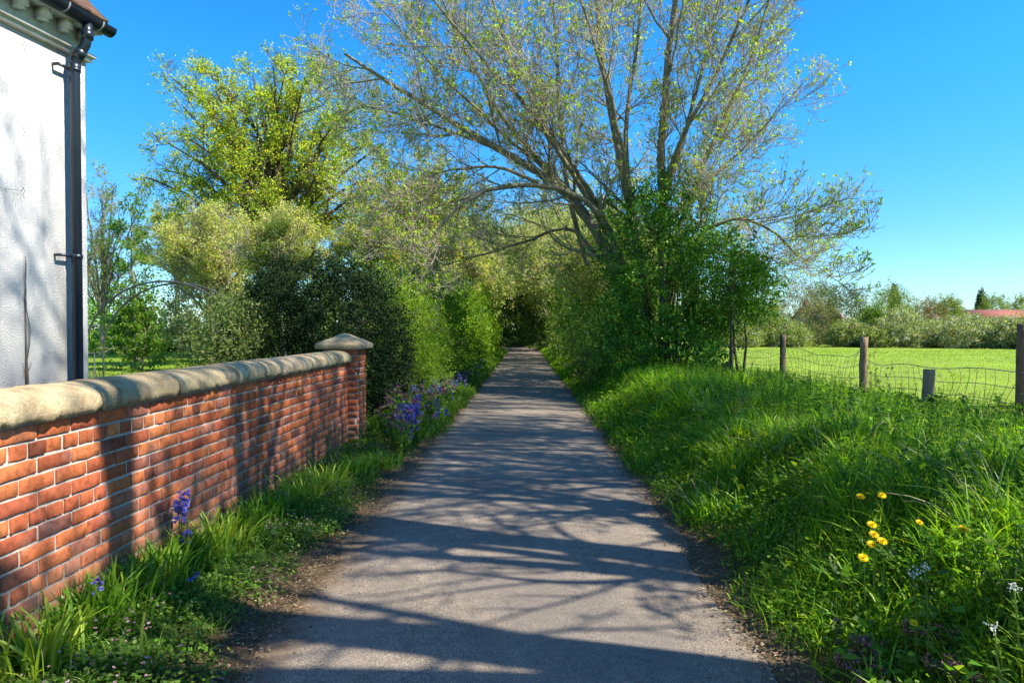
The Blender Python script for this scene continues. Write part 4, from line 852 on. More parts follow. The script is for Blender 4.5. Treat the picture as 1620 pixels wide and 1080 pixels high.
def far_house(name, lb, px0, px1, eave, ridge, Yd, wallc, roofc, depth, nwin, chim=None, winc=(0.4, 0.45, 0.5)):
    a, b_ = at(px0, eave, Yd), at(px1, eave, Yd); x0, x1, ze = a[0], b_[0], a[2]; zr = at(px0, ridge, Yd + depth / 2)[2]; zb = -0.9
    r = empty(name, ((x0 + x1) / 2, Yd + depth / 2, zb), lb, 'house'); off = r.location
    mb = MB(); box(mb, (x0, Yd, zb), (x1 - x0, 0, 0), (0, depth, 0), (0, 0, ze - zb), wallc)
    mb.add([(x0, Yd, ze), (x0, Yd + depth, ze), (x0, Yd + depth / 2, zr - .1), (x1, Yd, ze), (x1, Yd + depth, ze), (x1, Yd + depth / 2, zr - .1)], None, [(0, 2, 1), (3, 4, 5)], c=wallc); mb.build('wall', M['paint'], r, offset=off)
    mb = MB(); o_ = 0.3; th = 0.15
    for s in (0, 1):
        ye = Yd - o_ if s == 0 else Yd + depth + o_; sl = (zr - ze) / (depth / 2); z_e = ze - o_ * sl
        V = [(x0 - o_, ye, z_e), (x1 + o_, ye, z_e), (x1 + o_, Yd + depth / 2, zr), (x0 - o_, Yd + depth / 2, zr)]
        V = V + [(p[0], p[1], p[2] + th) for p in V]; mb.add(V, [(0, 1, 2, 3), (4, 5, 6, 7), (0, 1, 5, 4), (1, 2, 6, 5), (2, 3, 7, 6), (3, 0, 4, 7)], c=roofc)
    rf = mb.build('roof', M['tile'], r, offset=off)
    if chim is not None:
        mb = MB(); cx_ = x0 + (x1 - x0) * chim; box(mb, (cx_ - .5, Yd + depth / 2 - .4, zr - 1.0), (1.0, 0, 0), (0, .8, 0), (0, 0, 2.2), (0.22, 0.10, 0.07)); ch = mb.build('chimney', M['paint'], rf, offset=off)
        for dx in (-.22, .22):
            mb = MB(); tube(mb, [(cx_ + dx, Yd + depth / 2, zr + 1.2), (cx_ + dx, Yd + depth / 2, zr + 1.6)], .12, 8, c=(0.3, 0.13, 0.08)); mb.build('chimney_pot', M['paint'], rf, offset=off)
    for k in range(nwin):
        wx = x0 + (x1 - x0) * (k + 0.5) / nwin; mb = MB(); fr = 0.7
        box(mb, (wx - fr, Yd - 0.06, ze - 1.5), (2 * fr, 0, 0), (0, 0.05, 0), (0, 0, 1.2), (0.8, 0.8, 0.78)); w_ = mb.build('window', M['paint'], r, offset=off)
        mb = MB()
        for dx in (-fr + .08, .04): box(mb, (wx + dx, Yd - 0.08, ze - 1.42), (fr - .12, 0, 0), (0, 0.015, 0), (0, 0, 1.04), winc)
        mb.build('pane', M['glass'], w_, offset=off)
    return r
far_house('terraced_house', 'long low house with a salmon red tiled roof beyond the far hawthorns', 1530, 1640, 501, 491, 130, (0.45, 0.3, 0.24), (0.30, 0.10, 0.065), 9, 5)
far_house('brick_cottage', 'pale orange brick cottage glimpsed between two trees on the far field edge', 1285, 1335, 505, 488, 105, (0.5, 0.3, 0.22), (0.22, 0.14, 0.11), 8, 2, 0.15)
far_house('brown_house', 'dark roofed house with a chimney peeping over the reddish budding tree', 1462, 1492, 503, 496, 125, (0.3, 0.16, 0.12), (0.14, 0.09, 0.08), 8, 1, 0.9)

# ------------------------------------------------------------------ field fence
rng = np.random.default_rng(77)
def post(name, lb, pb, ptop, r, c, grp=None, top=0.0):
    pb, ptop = np.array(pb), np.array(ptop); mb = MB()
    n = 9; ts = np.linspace(0, 1, n); P = pb[None] * (1 - ts[:, None]) + ptop[None] * ts[:, None]; P[1:-1] += rng.normal(0, 0.002, (n - 2, 3))
    tube(mb, P, np.linspace(r * 1.05, r * 0.95, n), 12, c=c); mb.V[-1] = mb.V[-1] + rng.normal(0, 0.0015, mb.V[-1].shape)
    mb2 = mb; o = mb2.build(name, M['wood'], None, offset=pb); o.location = tuple(pb); return tag(o, lb, 'fence post', grp)
FX = 5.05
PC = (0.28, 0.19, 0.12); posts = []
for px, toppx, lb, c in ((1618, 512, 'rightmost round fence post, cut by the photo edge', (0.22, 0.14, 0.09)), (1366, 533, 'round brown fence post with a leafy sprig climbing it', PC), (1238, 529, 'fence post coloured darker for tree shade, between the sprig-covered post and the one by the thicket', (0.15, 0.11, 0.08)), (1157, 531, 'thin fence post nearest the leafy thicket', (0.15, 0.12, 0.08))):  # post between sprig and thicket ones has tree shade put into its colour
    Yp = FPX * FX / (px - 830); b0 = at(px, 520, Yp); b0[2] = float(gz(b0[0], Yp)) - 0.05; t0_ = at(px + 1, toppx, Yp); posts.append((b0, t0_)); post('fence_post', lb, b0, t0_, 0.056, c, 'upright posts of the field fence')
for px in (1101,): 
    Yp = 18.6; b0 = at(1100, 520, Yp); b0[2] = float(gz(b0[0], Yp)) - .05; t0_ = at(1106, 540, Yp); post('fence_post', 'rough leaning post half hidden under the thicket', b0, t0_, 0.07, (0.2, 0.16, 0.12), 'upright posts of the field fence'); posts.append((b0, t0_))
xb = FPX * FX / (1900 - 830); b0 = np.array([FX, 3.9, float(gz(FX, 3.9)) - .05]); posts.insert(0, (b0, b0 + [0, 0, 1.2])); post('fence_post', 'fence post nearer than the photo edge', b0, b0 + [0, 0, 1.2], 0.056, PC, 'upright posts of the field fence')
p = at(1466, 655, 8.3); q_ = at(1470, 584, 8.3); post('short_post', 'short weathered grey stub post leaning slightly against the netting', p - [0, 0, .3], q_, 0.068, (0.27, 0.21, 0.15))
p = at(1172, 612, 13.0); q_ = at(1147, 574, 13.2); post('fallen_post', 'old dark broken post leaning left beside the thicket', p + (p - q_) * 0.5, q_, 0.075, (0.10, 0.085, 0.06))
fence = empty('wire_netting', (FX, 10, 0.3), 'sagging rusty stock netting strung between the field posts', 'wire fence')
for i in range(len(posts) - 1):
    (a0, a1), (c0, c1) = posts[i], posts[i + 1]; mb = MB(); nrow, ncol = 6, 15
    t = np.linspace(0, 1, 41)
    zt0, zt1 = min(a1[2], 1.5) - 0.22, min(c1[2], 1.5) - 0.22
    if i == 1: zt0, zt1 = a1[2] - 0.42, c1[2] - 0.30
    ph = rng.uniform(0, 6)
    def P_(tt, fz):
        tt = np.asarray(tt, float)
        top = zt0 * (1 - tt) + zt1 * tt - 0.10 * np.sin(tt * math.pi) + 0.035 * np.sin(tt * 7 + ph) + 0.02 * np.sin(tt * 15 + ph)
        bot = (a0[2] + 0.08) * (1 - tt) + (c0[2] + 0.08) * tt
        z = bot + (top - bot) * fz
        x = a0[0] * (1 - tt) + c0[0] * tt + 0.05 * np.sin(tt * 6 + fz * 3 + ph); y = a0[1] * (1 - tt) + c0[1] * tt + 0.05 * np.sin(fz * 5.5 + tt * 5 + ph)
        return np.stack([x, y, z], -1)
    fzs = [0, 0.14, 0.3, 0.5, 0.74, 1.0]
    for fz in fzs: tube(mb, P_(t, fz), 0.0050 if fz in (0, 1.0) else 0.0042, 4)
    for k in range(1, 21):
        tt = k / 21 + rng.normal(0, .004); fz = np.linspace(0, 1, 12); kk = 0.012 * np.sin(fz * 6 + k + ph)
        tube(mb, np.stack([P_(tt + kk[j], fz[j]) for j in range(12)]), 0.0036, 4)
    mb.build('netting_panel', M['wire'], fence, offset=fence.location)

# ------------------------------------------------------------------ trees standing outside the frame on the right (their shadows cross the lane)
def shadow_src(x, y, h): return np.array([x + h * SV[0] / SV[2], y + h * SV[1] / SV[2], h])
LVS = [dict(n=7, t0=0.30, t1=1.0, ang=0.7, L=2.2, seg=6, up=0.24, wv=0.14, rr=0.5, rtip=0.3, taper=0.3, rmin=0.012),
       dict(n=5, t0=0.2, t1=1.0, ang=0.8, L=1.1, seg=5, up=0.2, wv=0.16, rr=0.5, rtip=0.4, taper=0.3, rmin=0.008),
       dict(n=3, t0=0.2, t1=1.0, ang=0.8, L=0.5, seg=3, up=0.1, wv=0.18, rr=0.6, rtip=0.6, taper=0.3, rmin=0.006)]
def outside(P):    # branches that would hang into the open sky of the view are pruned back
    x, y, z = P[:, :, 0], P[:, :, 1], P[:, :, 2]
    ins = (y > 0.3) & (x < y * 0.80) & (z < EYE + 0.55 * y) 
    return ~ins.any(1)
def ltree(name, lb, stems, radii, seed, leafn=2, prob=0.4, clump=3, lv=LVS, size=0.09):
    return tree(name, lb, 'tree', stems, radii, lv, dict(n=leafn, size=size, w=0.05, spread=0.04, prob=prob, clump=clump, cols=LIMEY, up=0.3, t0=0.4), seed=seed, keepfn=outside, group='roadside trees behind the photographer on the right')
LVM = [dict(n=11, t0=0.42, t1=1.0, ang=0.65, L=2.4, seg=6, up=0.14, wv=0.14, rr=0.5, rtip=0.35, taper=0.3, rmin=0.012),
       dict(n=6, t0=0.2, t1=1.0, ang=0.7, L=1.2, seg=5, up=0.12, wv=0.16, rr=0.55, rtip=0.4, taper=0.3, rmin=0.009),
       dict(n=4, t0=0.2, t1=1.0, ang=0.8, L=0.5, seg=3, up=0.1, wv=0.18, rr=0.6, rtip=0.6, taper=0.3, rmin=0.006)]
LVA = [dict(n=9, t0=0.36, t1=1.0, ang=0.75, L=2.6, seg=7, up=0.10, wv=0.16, rr=0.5, rtip=0.35, taper=0.2, rmin=0.012),
       dict(n=5, t0=0.15, t1=1.0, ang=0.8, L=1.2, seg=5, up=0.06, wv=0.18, rr=0.55, rtip=0.4, taper=0.3, rmin=0.009),
       dict(n=3, t0=0.2, t1=1.0, ang=0.8, L=0.5, seg=3, up=0.1, wv=0.18, rr=0.6, rtip=0.6, taper=0.3, rmin=0.006)]
S_A = [[(3.5, 3.65, 0.2), (3.5, 3.65, 2.5), (3.45, 3.62, 5.0), (3.4, 3.6, 7.5), (3.4, 3.6, 10.5)],
       [(3.5, 3.65, 2.4), (4.3, 3.5, 4.2), (4.8, 3.4, 6.6), (5.0, 3.4, 10.0)],
       [(3.5, 3.65, 2.8), (3.0, 3.95, 4.8), (2.8, 4.2, 6.6), (2.7, 4.3, 9.0)],
       [(3.5, 3.65, 2.6), (4.6, 4.4, 4.2), (5.1, 4.8, 6.4), (5.2, 4.9, 9.6)]]
ltree('roadside_tree', 'slender budding tree on the right bank beside the camera', S_A, [(0.15, 0.035), (0.06, 0.02), (0.05, 0.02), (0.07, 0.025)], 301, lv=LVA, prob=.35)
S_B = [[(3.7, 2.1, 0.2), (3.6, 2.1, 2.0), (3.5, 2.05, 4.5), (3.6, 2.0, 7.0), (3.5, 2.2, 11.0)],
       [(3.6, 2.1, 2.0), (3.2, 1.9, 3.6), (3.4, 1.4, 5.6), (3.9, 0.8, 8.5), (4.2, 0.8, 12)],
       [(3.6, 2.1, 2.6), (4.5, 1.9, 4.4), (4.9, 2.0, 6.6), (5.2, 2.2, 9.5)]]
ltree('roadside_tree', 'thick-stemmed budding tree on the right bank just behind the camera', S_B, [(0.24, 0.05), (0.12, 0.03), (0.07, 0.02)], 302, prob=.5, lv=LVA)
def fan(x, y, n, seed, h0=1.4, h1=12.0, sx=2.2, sy=.7):
    rr = np.random.default_rng(seed); S = [[(x, y, -.1), (x, y, h1 * .25), (x + rr.normal(0, .1), y + .1, h1 * .5), (x, y, h1 * .75), (x, y, h1)]]
    for k in range(n - 1):
        dx = sx * ((k + .5) / (n - 1) * 2 - 1) * rr.uniform(.7, 1.2); dy = rr.normal(0, sy); z0 = h0 + rr.uniform(0, 2.0)
        S.append([(x, y, z0), (x + dx * .5, y + dy * .5, z0 + 1.5), (x + dx * .9, y + dy * .9, z0 + 4), (x + dx * 1.15, y + dy, h1 * rr.uniform(.75, 1.0))])
    return S
LVD = [dict(n=7, t0=0.36, t1=1.0, ang=0.8, L=1.8, seg=6, up=0.05, wv=0.18, rr=0.6, rtip=0.4, taper=0.2, rmin=0.014),
       dict(n=4, t0=0.15, t1=1.0, ang=0.8, L=0.9, seg=5, up=0.05, wv=0.2, rr=0.6, rtip=0.5, taper=0.3, rmin=0.010),
       dict(n=2, t0=0.2, t1=1.0, ang=0.8, L=0.4, seg=3, up=0.1, wv=0.18, rr=0.7, rtip=0.6, taper=0.3, rmin=0.007)]
for i, (x, y, n, h1, lv_, lb) in enumerate([(6.6, 5.2, 7, 9.5, LVM, 'tall many-stemmed tree added out of view for lane shadow, behind the right end of the field fence'), (7.4, 7.4, 7, 10, LVM, 'second many-stemmed tree added in the field for lane shadow, right of the view'), (9.4, 10.4, 7, 12, LVM, 'third many-stemmed tree added for lane shadow farther out in the field, right of the view'),
                                      (4.5, 2.9, 5, 7.0, LVD, 'low bushy thorn tree on the bank close to the right of the camera'), (5.5, 4.2, 5, 7.8, LVD, 'second low bushy tree added for lane shadow on the bank right of the camera')]):
    ltree('roadside_tree', lb, fan(x, y, n, 320 + i, h1=h1, sx=1.7 if lv_ is LVD else 2.2), [(0.13, 0.04)] + [(0.07, 0.03)] * (n - 1), 303 + i, leafn=2, prob=0.5 if lv_ is LVM else .2, lv=lv_)  # unseen fan-shaped trees, added out of view to throw mottled shadow on the lane
# ------------------------------------------------------------------ grass and herbs
def scatter(rng, n, x0, x1, y0, y1, dens=None, bias=1.0):
    y = y0 + (y1 - y0) * rng.random(n) ** bias; x = rng.uniform(x0, x1, n)
    if dens is not None: k = rng.random(n) < dens(x, y); x, y = x[k], y[k]
    return np.stack([x, y, gz(x, y)], 1)
GR = [(0.14, 0.31, 0.012), (0.21, 0.42, 0.015), (0.33, 0.54, 0.02), (0.09, 0.22, 0.012)]
rng = np.random.default_rng(500)
mb = MB()
def bankd(x, y):
    e = 1.13 - 0.12 * sstep(3.5, 8, y) + 0.08 * wob(x, y, 2.0, 1.0); cl = 0.35 + 0.65 * (wob(x, y, 3.3, 4.0) > -0.25)
    vis = (x < 0.85 * y + 1.2)
    return sstep(e, e + 0.25, x) * (x < 5.0 + 0.1 * wob(x, y, 3)) * cl * vis
for (n, y0_, y1_, hs_, ws_, b_) in ((60000, 1.2, 5.0, 0.25, 0.006, 1.0), (60000, 5.0, 10.0, 0.28, 0.009, 1.0), (45000, 10.0, 19.0, 0.28, 0.014, 1.0)):
    P = scatter(rng, n, 1.0, 5.1, y0_, y1_, bankd); m = len(P)
    lush = 0.65 + 0.5 * (wob(P[:, 0], P[:, 1], 1.6, 7.0) + 0.5) ; edge = sstep(1.25, 2.1, P[:, 0])
    h = hs_ * rng.uniform(0.5, 1.35, m) * np.clip(lush, 0.5, 1.4) * (0.45 + 0.55 * edge)
    c = pal(rng, m, GR, 0.16); yl = (rng.random(m) < 0.04); c[yl] = [0.30, 0.26, 0.12]
    blades(mb, P - [0, 0, .01], h, rng.uniform(0.2, 1.25, m), ws_ * rng.uniform(0.6, 1.3, m), rng, c)
P = scatter(rng, 26000, 0.95, 3.4, 19, 42, lambda x, y: sstep(0.95, 1.2, x)); m = len(P)
blades(mb, P, rng.uniform(0.15, 0.35, m), rng.uniform(0.2, 1, m), np.full(m, 0.03), rng, pal(rng, m, GR, 0.16))
tc_ = scatter(rng, 420, 1.25, 4.9, 1.6, 15, bankd); k_ = 46
PP = np.repeat(tc_, k_, 0); PP[:, :2] += rng.normal(0, .055, (len(PP), 2)); PP[:, 2] = gz(PP[:, 0], PP[:, 1]); m = len(PP); tone = np.repeat(rng.uniform(.7, 1.5, len(tc_)), k_)[:, None]
hh_ = np.repeat(rng.uniform(.22, .46, len(tc_)), k_) * rng.uniform(.6, 1.1, m) * (0.6 + 0.4 * sstep(1.2, 2.0, PP[:, 0]))
blades(mb, PP, hh_, rng.uniform(.3, 1.5, m), .006 + .0006 * PP[:, 1], rng, np.clip(pal(rng, m, GR, .1) * tone, 0, .8))
o = mb.build('bank_grass', M['grass']); tag(o, 'long lush green grass covering the right bank', 'grass', kind='stuff')
# left verge grass
mb = MB()
P = scatter(rng, 16000, -2.12, -1.2, 1.2, 9.0, lambda x, y: sstep(-1.30, -1.55, x + 0.12 * wob(x, y, 3, 2)) * (0.25 + 0.75 * (wob(x, y, 4, 1) > 0.1))); m = len(P)
blades(mb, P, rng.uniform(0.04, 0.13, m), rng.uniform(0.3, 1.2, m), np.full(m, 0.005), rng, pal(rng, m, [(0.10, 0.22, 0.02), (0.16, 0.30, 0.03), (0.07, 0.15, 0.015)], 0.16))
P = scatter(rng, 26000, -3.2, -1.0, 8.8, 20.0, lambda x, y: sstep(-1.06, -1.26, x + 0.12 * wob(x, y, 3, 2))); m = len(P)
blades(mb, P, rng.uniform(0.1, 0.3, m) , rng.uniform(0.3, 1.0, m), np.full(m, 0.013), rng, pal(rng, m, [(0.10, 0.22, 0.02), (0.15, 0.29, 0.03), (0.07, 0.15, 0.015)], 0.16))
P = scatter(rng, 15000, -2.4, -1.0, 20, 42.0, lambda x, y: sstep(-1.02, -1.2, x)); m = len(P)
blades(mb, P, rng.uniform(0.15, 0.35, m), rng.uniform(0.3, 1.0, m), np.full(m, 0.03), rng, pal(rng, m, [(0.12, 0.24, 0.02), (0.17, 0.3, 0.03)], 0.16))
o = mb.build('verge_grass', M['grass']); tag(o, 'short bright grass on the verge left of the lane', 'grass', kind='stuff')
# field sward
mb = MB()
P = scatter(rng, 120000, 4.9, 55, 5, 62, lambda x, y: ((x < 0.8 * y + 1.5) & (x > 4.95)) * (0.45 + 0.55 * (wob(x, y, 1.2, 3) > 0)), 1.9); m = len(P); dd = P[:, 1]
blades(mb, P, (0.035 + 0.0006 * dd) * rng.uniform(0.4, 1.5, m), rng.uniform(0.6, 1.4, m), (0.005 + 0.0009 * dd) * rng.uniform(.6, 1.3, m), rng, pal(rng, m, [(0.28, 0.42, 0.04), (0.34, 0.46, 0.06), (0.24, 0.38, 0.035)], 0.12))
P = scatter(rng, 24000, -22, -5, 17, 34, lambda x, y: (x > -y * 0.75)); m = len(P)
blades(mb, P, 0.05 * rng.uniform(0.5, 1.3, m), rng.uniform(0.3, 1, m), np.full(m, 0.025), rng, pal(rng, m, [(0.22, 0.34, 0.03), (0.26, 0.40, 0.05)], 0.14))
cl = scatter(rng, 260, 5.5, 55, 8, 75, lambda x, y: x < .8 * y); PP = np.repeat(cl, 26, 0); PP[:, :2] += rng.normal(0, .22, (len(PP), 2)) * (1 + PP[:, 1:2] * .012); PP[:, 2] = gz(PP[:, 0], PP[:, 1]); m = len(PP)
blades(mb, PP, rng.uniform(.05, .13, m), rng.uniform(.4, 1.2, m), .006 + .0009 * PP[:, 1], rng, pal(rng, m, [(0.22, 0.36, 0.03), (0.30, 0.40, 0.06), (0.36, 0.38, 0.12)], .12))
o = mb.build('field_grass', M['grass']); tag(o, 'short bright yellow-green grass of the field and the lawn', 'grass', kind='stuff')

# undergrowth: cleavers with whorled leaves, low broad leaves along the bank edge
mb = MB()
def cleavers(P, h, rng, c, seg=8, lw=0.022, per=6):
    n = len(P); az = rng.uniform(0, 6.28, n); ln = rng.uniform(0.05, 0.5, n)
    D = np.stack([np.cos(az) * ln, np.sin(az) * ln, np.ones(n)], 1)
    t = np.linspace(0, 1, seg + 1)
    Pp = P[:, None] + D[:, None] * (h[:, None] * t[None])[..., None]; Pp[:, :, 2] -= (0.25 * h[:, None] * ln[:, None] * t[None] ** 2)
    V, Q, T = tubes(Pp, np.full((n, seg + 1), 0.0022), 3); mb.add(V, Q, c=(0.12, 0.2, 0.03))
    W_ = Pp[:, 1:].reshape(-1, 3); k = len(W_); sz = np.repeat(np.linspace(1.0, 0.5, seg)[None], n, 0).ravel()
    W2 = np.repeat(W_, per, 0); a = np.tile(np.arange(per) * 2 * math.pi / per, k) + np.repeat(rng.uniform(0, 6, k), per)
    Dd = np.stack([np.cos(a), np.sin(a), np.full(k * per, 0.45)], 1)
    cc = np.repeat(np.repeat(c, seg, 0), per, 0)
    leaves(mb, W2, Dd, lw * 1.7 * np.repeat(sz, per), lw * 0.42, rng, cc, fold=0.05, N=np.tile([0, 0, 1.0], (k * per, 1)))
P = scatter(rng, 900, 1.5, 5.0, 1.4, 5.2, lambda x, y: bankd(x, y) * sstep(1.5, 2.0, x)); cleavers(P, rng.uniform(0.2, 0.42, len(P)), rng, pal(rng, len(P), [(0.10, 0.22, 0.02), (0.16, 0.30, 0.03), (0.07, 0.16, 0.02)], .12))
P = scatter(rng, 1300, 1.6, 5.2, 5.2, 12, lambda x, y: bankd(x, y) * sstep(1.6, 3.0, x)); cleavers(P, rng.uniform(0.22, 0.5, len(P)), rng, pal(rng, len(P), [(0.08, 0.19, 0.02), (0.12, 0.25, 0.03), (0.05, 0.12, 0.015)], .12), lw=0.03)
# low leaves
def lowleaves(P, hmax, size, cols, rng, ratio=0.85):
    n = len(P); C = P + np.stack([np.zeros(n), np.zeros(n), hmax * rng.random(n)], 1)
    D = unit(np.stack([rng.normal(size=n), rng.normal(size=n), rng.normal(0, .35, n)], 1)); N = unit(rng.normal(0, 0.35, (n, 3)) + [0, 0, 1])
    leaves(mb, C, D, size * rng.uniform(.6, 1.3, n), size * ratio * rng.uniform(.7, 1.2, n), rng, pal(rng, n, cols, .18), fold=0.12, N=N)
LOWC = [(0.09, 0.21, 0.015), (0.14, 0.31, 0.02), (0.055, 0.14, 0.012), (0.24, 0.40, 0.03)]
P = scatter(rng, 30000, 1.0, 2.6, 1.2, 7.0, lambda x, y: sstep(1.14, 1.30, x + 0.12 * sstep(3.5, 8, y) + 0.08 * wob(x, y, 3)) * sstep(2.6, 1.6, x)); lowleaves(P, 0.14, 0.026, LOWC, rng)
P = scatter(rng, 18000, 1.0, 2.6, 7.0, 16.0, lambda x, y: sstep(1.02, 1.2, x) * sstep(2.6, 1.6, x)); lowleaves(P, 0.16, 0.045, LOWC, rng)
P = scatter(rng, 5000, 1.5, 5.0, 1.4, 9.0, bankd); lowleaves(P, 0.22, 0.05, LOWC, rng, 0.5)
wc = scatter(rng, 240, 1.3, 4.8, 1.5, 12, bankd); PP = np.repeat(wc, 14, 0); PP[:, :2] += rng.normal(0, .07, (len(PP), 2)); lowleaves(PP, 0.30, 0.065, LOWC, rng, 0.7)
o = mb.build('undergrowth', M['leaf']); tag(o, 'tangle of cleavers and low broad-leaved weeds on the right bank', 'undergrowth', kind='stuff')
# left ground cover: cranesbill with little pink flowers
mb = MB()
P = scatter(rng, 30000, -2.1, -1.15, 1.2, 9.5, lambda x, y: sstep(-1.26, -1.42, x + 0.14 * wob(x, y, 2.6, 5)) * (0.3 + 0.7 * (wob(x, y, 3.0, 2) > -0.2))); lowleaves(P, 0.09, 0.024, [(0.09, 0.20, 0.02), (0.14, 0.27, 0.03), (0.06, 0.13, 0.02), (0.2, 0.32, 0.06)], rng)
P = scatter(rng, 9000, -2.0, -1.2, 8.8, 17, lambda x, y: sstep(-1.3, -1.5, x)); lowleaves(P, 0.22, 0.045, [(0.10, 0.21, 0.02), (0.15, 0.28, 0.03), (0.06, 0.13, 0.02)], rng, 0.6)
o = mb.build('ground_cover', M['leaf']); tag(o, 'low spreading cranesbill leaves along the foot of the brick wall', 'ground cover', kind='stuff')
mb = MB()
P = scatter(rng, 1500, -2.0, -1.25, 1.3, 8.5, lambda x, y: (wob(x, y, 2.7, 9) > 0.15) * sstep(-1.32, -1.5, x)); P[:, 2] += rng.uniform(0.05, 0.12, len(P)); n = len(P)
leaves(mb, np.repeat(P, 5, 0), unit(rdir(rng, n * 5) * [1, 1, .3] + [0, 0, .3]), 0.009, 0.008, rng, pal(rng, n * 5, [(0.55, 0.30, 0.38), (0.42, 0.2, 0.26), (0.62, 0.45, 0.5)], .1))
o = mb.build('pink_flowers', M['petal']); o['kind'] = 'stuff'; tag(o, 'tiny pale pink flowers sprinkled over the low leaves by the wall', 'flowers')
# litter at the lane edges
mb = MB()
def litter(n, fn, s):
    y = 1.2 + 16 * rng.random(n) ** 1.4; u_ = fn(n); P = np.stack([u_, y, np.maximum(gz(u_, y), 0.018 - 0.014 * np.minimum(np.abs(u_) / HWR, 1) ** 2) + 0.004 + 0.008 * rng.random(n)], 1)
    N = unit(rng.normal(0, .3, (n, 3)) + [0, 0, 1]); D = unit(np.stack([rng.normal(size=n), rng.normal(size=n), rng.normal(0, .1, n)], 1))
    leaves(mb, P, D, s * rng.uniform(.4, 1.8, n), s * 0.35 * rng.uniform(.4, 1.6, n), rng, pal(rng, n, [(0.17, 0.11, 0.06), (0.26, 0.18, 0.10), (0.09, 0.06, 0.035), (0.35, 0.27, 0.16)], .2), N=N)
litter(9000, lambda n: 1.08 + rng.normal(0, 0.09, n), 0.02)
litter(9000, lambda n: -1.27 + rng.normal(0, 0.11, n), 0.02)
litter(1500, lambda n: rng.uniform(-1.2, 1.2, n), 0.010)
tw = scatter(rng, 260, 1.05, 1.5, 1.3, 8); tw2 = scatter(rng, 220, -1.6, -1.1, 1.3, 8); T2 = np.concatenate([tw, tw2]); a = rng.uniform(0, 6.28, len(T2)); L_ = rng.uniform(.03, .12, len(T2))
T2[:, 2] += 0.02; E = T2 + np.stack([np.cos(a) * L_, np.sin(a) * L_, 0.01 * rng.random(len(T2))], 1); Mi = (T2 + E) / 2 + rng.normal(0, .006, T2.shape)
V, Q, T = tubes(np.stack([T2, Mi, E], 1), np.full((len(T2), 3), 0.0018), 3); mb.add(V, Q, c=(0.2, 0.15, 0.1))
o = mb.build('leaf_litter', M['paint']); tag(o, 'dry brown leaf and twig litter along both lane edges', 'leaf litter', kind='stuff')

# ------------------------------------------------------------------ individual plants
def proto_parts(root, **parts):
    for nm, (mb, mats) in parts.items(): mb.build(nm, mats, root)
def strap_clump(seed, n=70, h=0.2, w=0.012, cols=((0.10, 0.22, 0.02), (0.16, 0.31, 0.03)), cut=True, spread=0.07):
    rng = np.random.default_rng(seed); mb = MB(); P = np.concatenate([rng.normal(0, spread, (n, 2)), np.zeros((n, 1))], 1)
    az = np.arctan2(P[:, 1], P[:, 0]) + rng.normal(0, .7, n)
    blades(mb, P, h * rng.uniform(.55, 1.15, n), rng.uniform(.15, .9, n), np.full(n, w), rng, pal(rng, n, cols, .14), tipw=0.8 if cut else .2, az=az); return mb
YG = ((0.32, 0.48, 0.04), (0.42, 0.55, 0.07), (0.24, 0.40, 0.03)); DG = ((0.09, 0.22, 0.02), (0.13, 0.29, 0.02), (0.18, 0.36, 0.03))
clumps = [(60, 1050, YG, 1.15, 'big yellow-green strap-leaf clump in the bottom left corner'), (20, 990, DG, 1.2, 'dark strap-leaf clump at the wall foot by the left photo edge'), (85, 965, DG, 1.2, 'strap-leaf clump between the left corner clump and the lone low bluebell'), (165, 945, DG, 1.1, 'dark clump just under the lone low bluebell'),
          (215, 915, YG, 0.9, 'pale cropped clump left of the tall bluebell'), (255, 905, DG, 1.1, 'dark clump at the foot of the tall bluebell'), (300, 885, DG, 1.1, 'dark arching clump right of the tall bluebell'), (345, 865, YG, 1.1, 'yellow-green cropped clump midway along the wall'),
          (385, 830, DG, 1.0, 'dark upright clump after the midway yellow-green one'), (425, 808, DG, 1.0, 'fifth dark clump along the wall foot'), (480, 785, YG, 1.1, 'bright clump near the far end of the wall'), (515, 765, YG, 1.0, 'bright clump close to the rosemary sprigs'), (560, 742, YG, 0.9, 'grassy clump before the brick pier'), (600, 735, DG, 0.9, 'grassy clump at the foot of the pier')]
for i, (px, py, cols, s, lb) in enumerate(clumps):
    p = gray(px, py, 0.03); mb = strap_clump(400 + i, 120, 0.22 * s, 0.012, cols, cut=cols is YG, spread=0.09)
    o = mb.build('strap_leaf_clump', M['grass']); o.location = (max(p[0], -2.02), p[1], float(gz(p[0], p[1])) - .005); tag(o, lb, 'leaf clump', 'strap-leaved clumps along the wall foot')
# bluebell prototype
BLUE = [(0.22, 0.20, 0.60), (0.32, 0.29, 0.72), (0.14, 0.12, 0.46)]
def bells(mb, top, n, spread, rng, size=0.013, cols=BLUE, length=0.12):
    for k in range(n):
        a = rng.uniform(0, 6.28); z = top[2] - length * (k / n); c = np.array([top[0] + spread * math.cos(a), top[1] + spread * math.sin(a), z]); cc = pal(rng, 1, cols, .12)[0]
        d = unit(np.array([math.cos(a), math.sin(a), -0.6])); ref = unit(np.cross(d, [0, 0, 1.0])); s2 = np.cross(ref, d)
        m = 6; ring0 = [c + (ref * math.cos(t) + s2 * math.sin(t)) * size * 0.25 for t in np.arange(m) * 2 * math.pi / m]
        ring1 = [c + d * size * 0.9 + (ref * math.cos(t) + s2 * math.sin(t)) * size * 0.45 for t in np.arange(m) * 2 * math.pi / m]
        ring2 = [c + d * size * 1.5 + (ref * math.cos(t) + s2 * math.sin(t)) * size * 0.95 for t in np.arange(m) * 2 * math.pi / m]
        q = [(r * m + j, r * m + (j + 1) % m, (r + 1) * m + (j + 1) % m, (r + 1) * m + j) for r in (0, 1) for j in range(m)]; mb.add(ring0 + ring1 + ring2, q, c=cc)
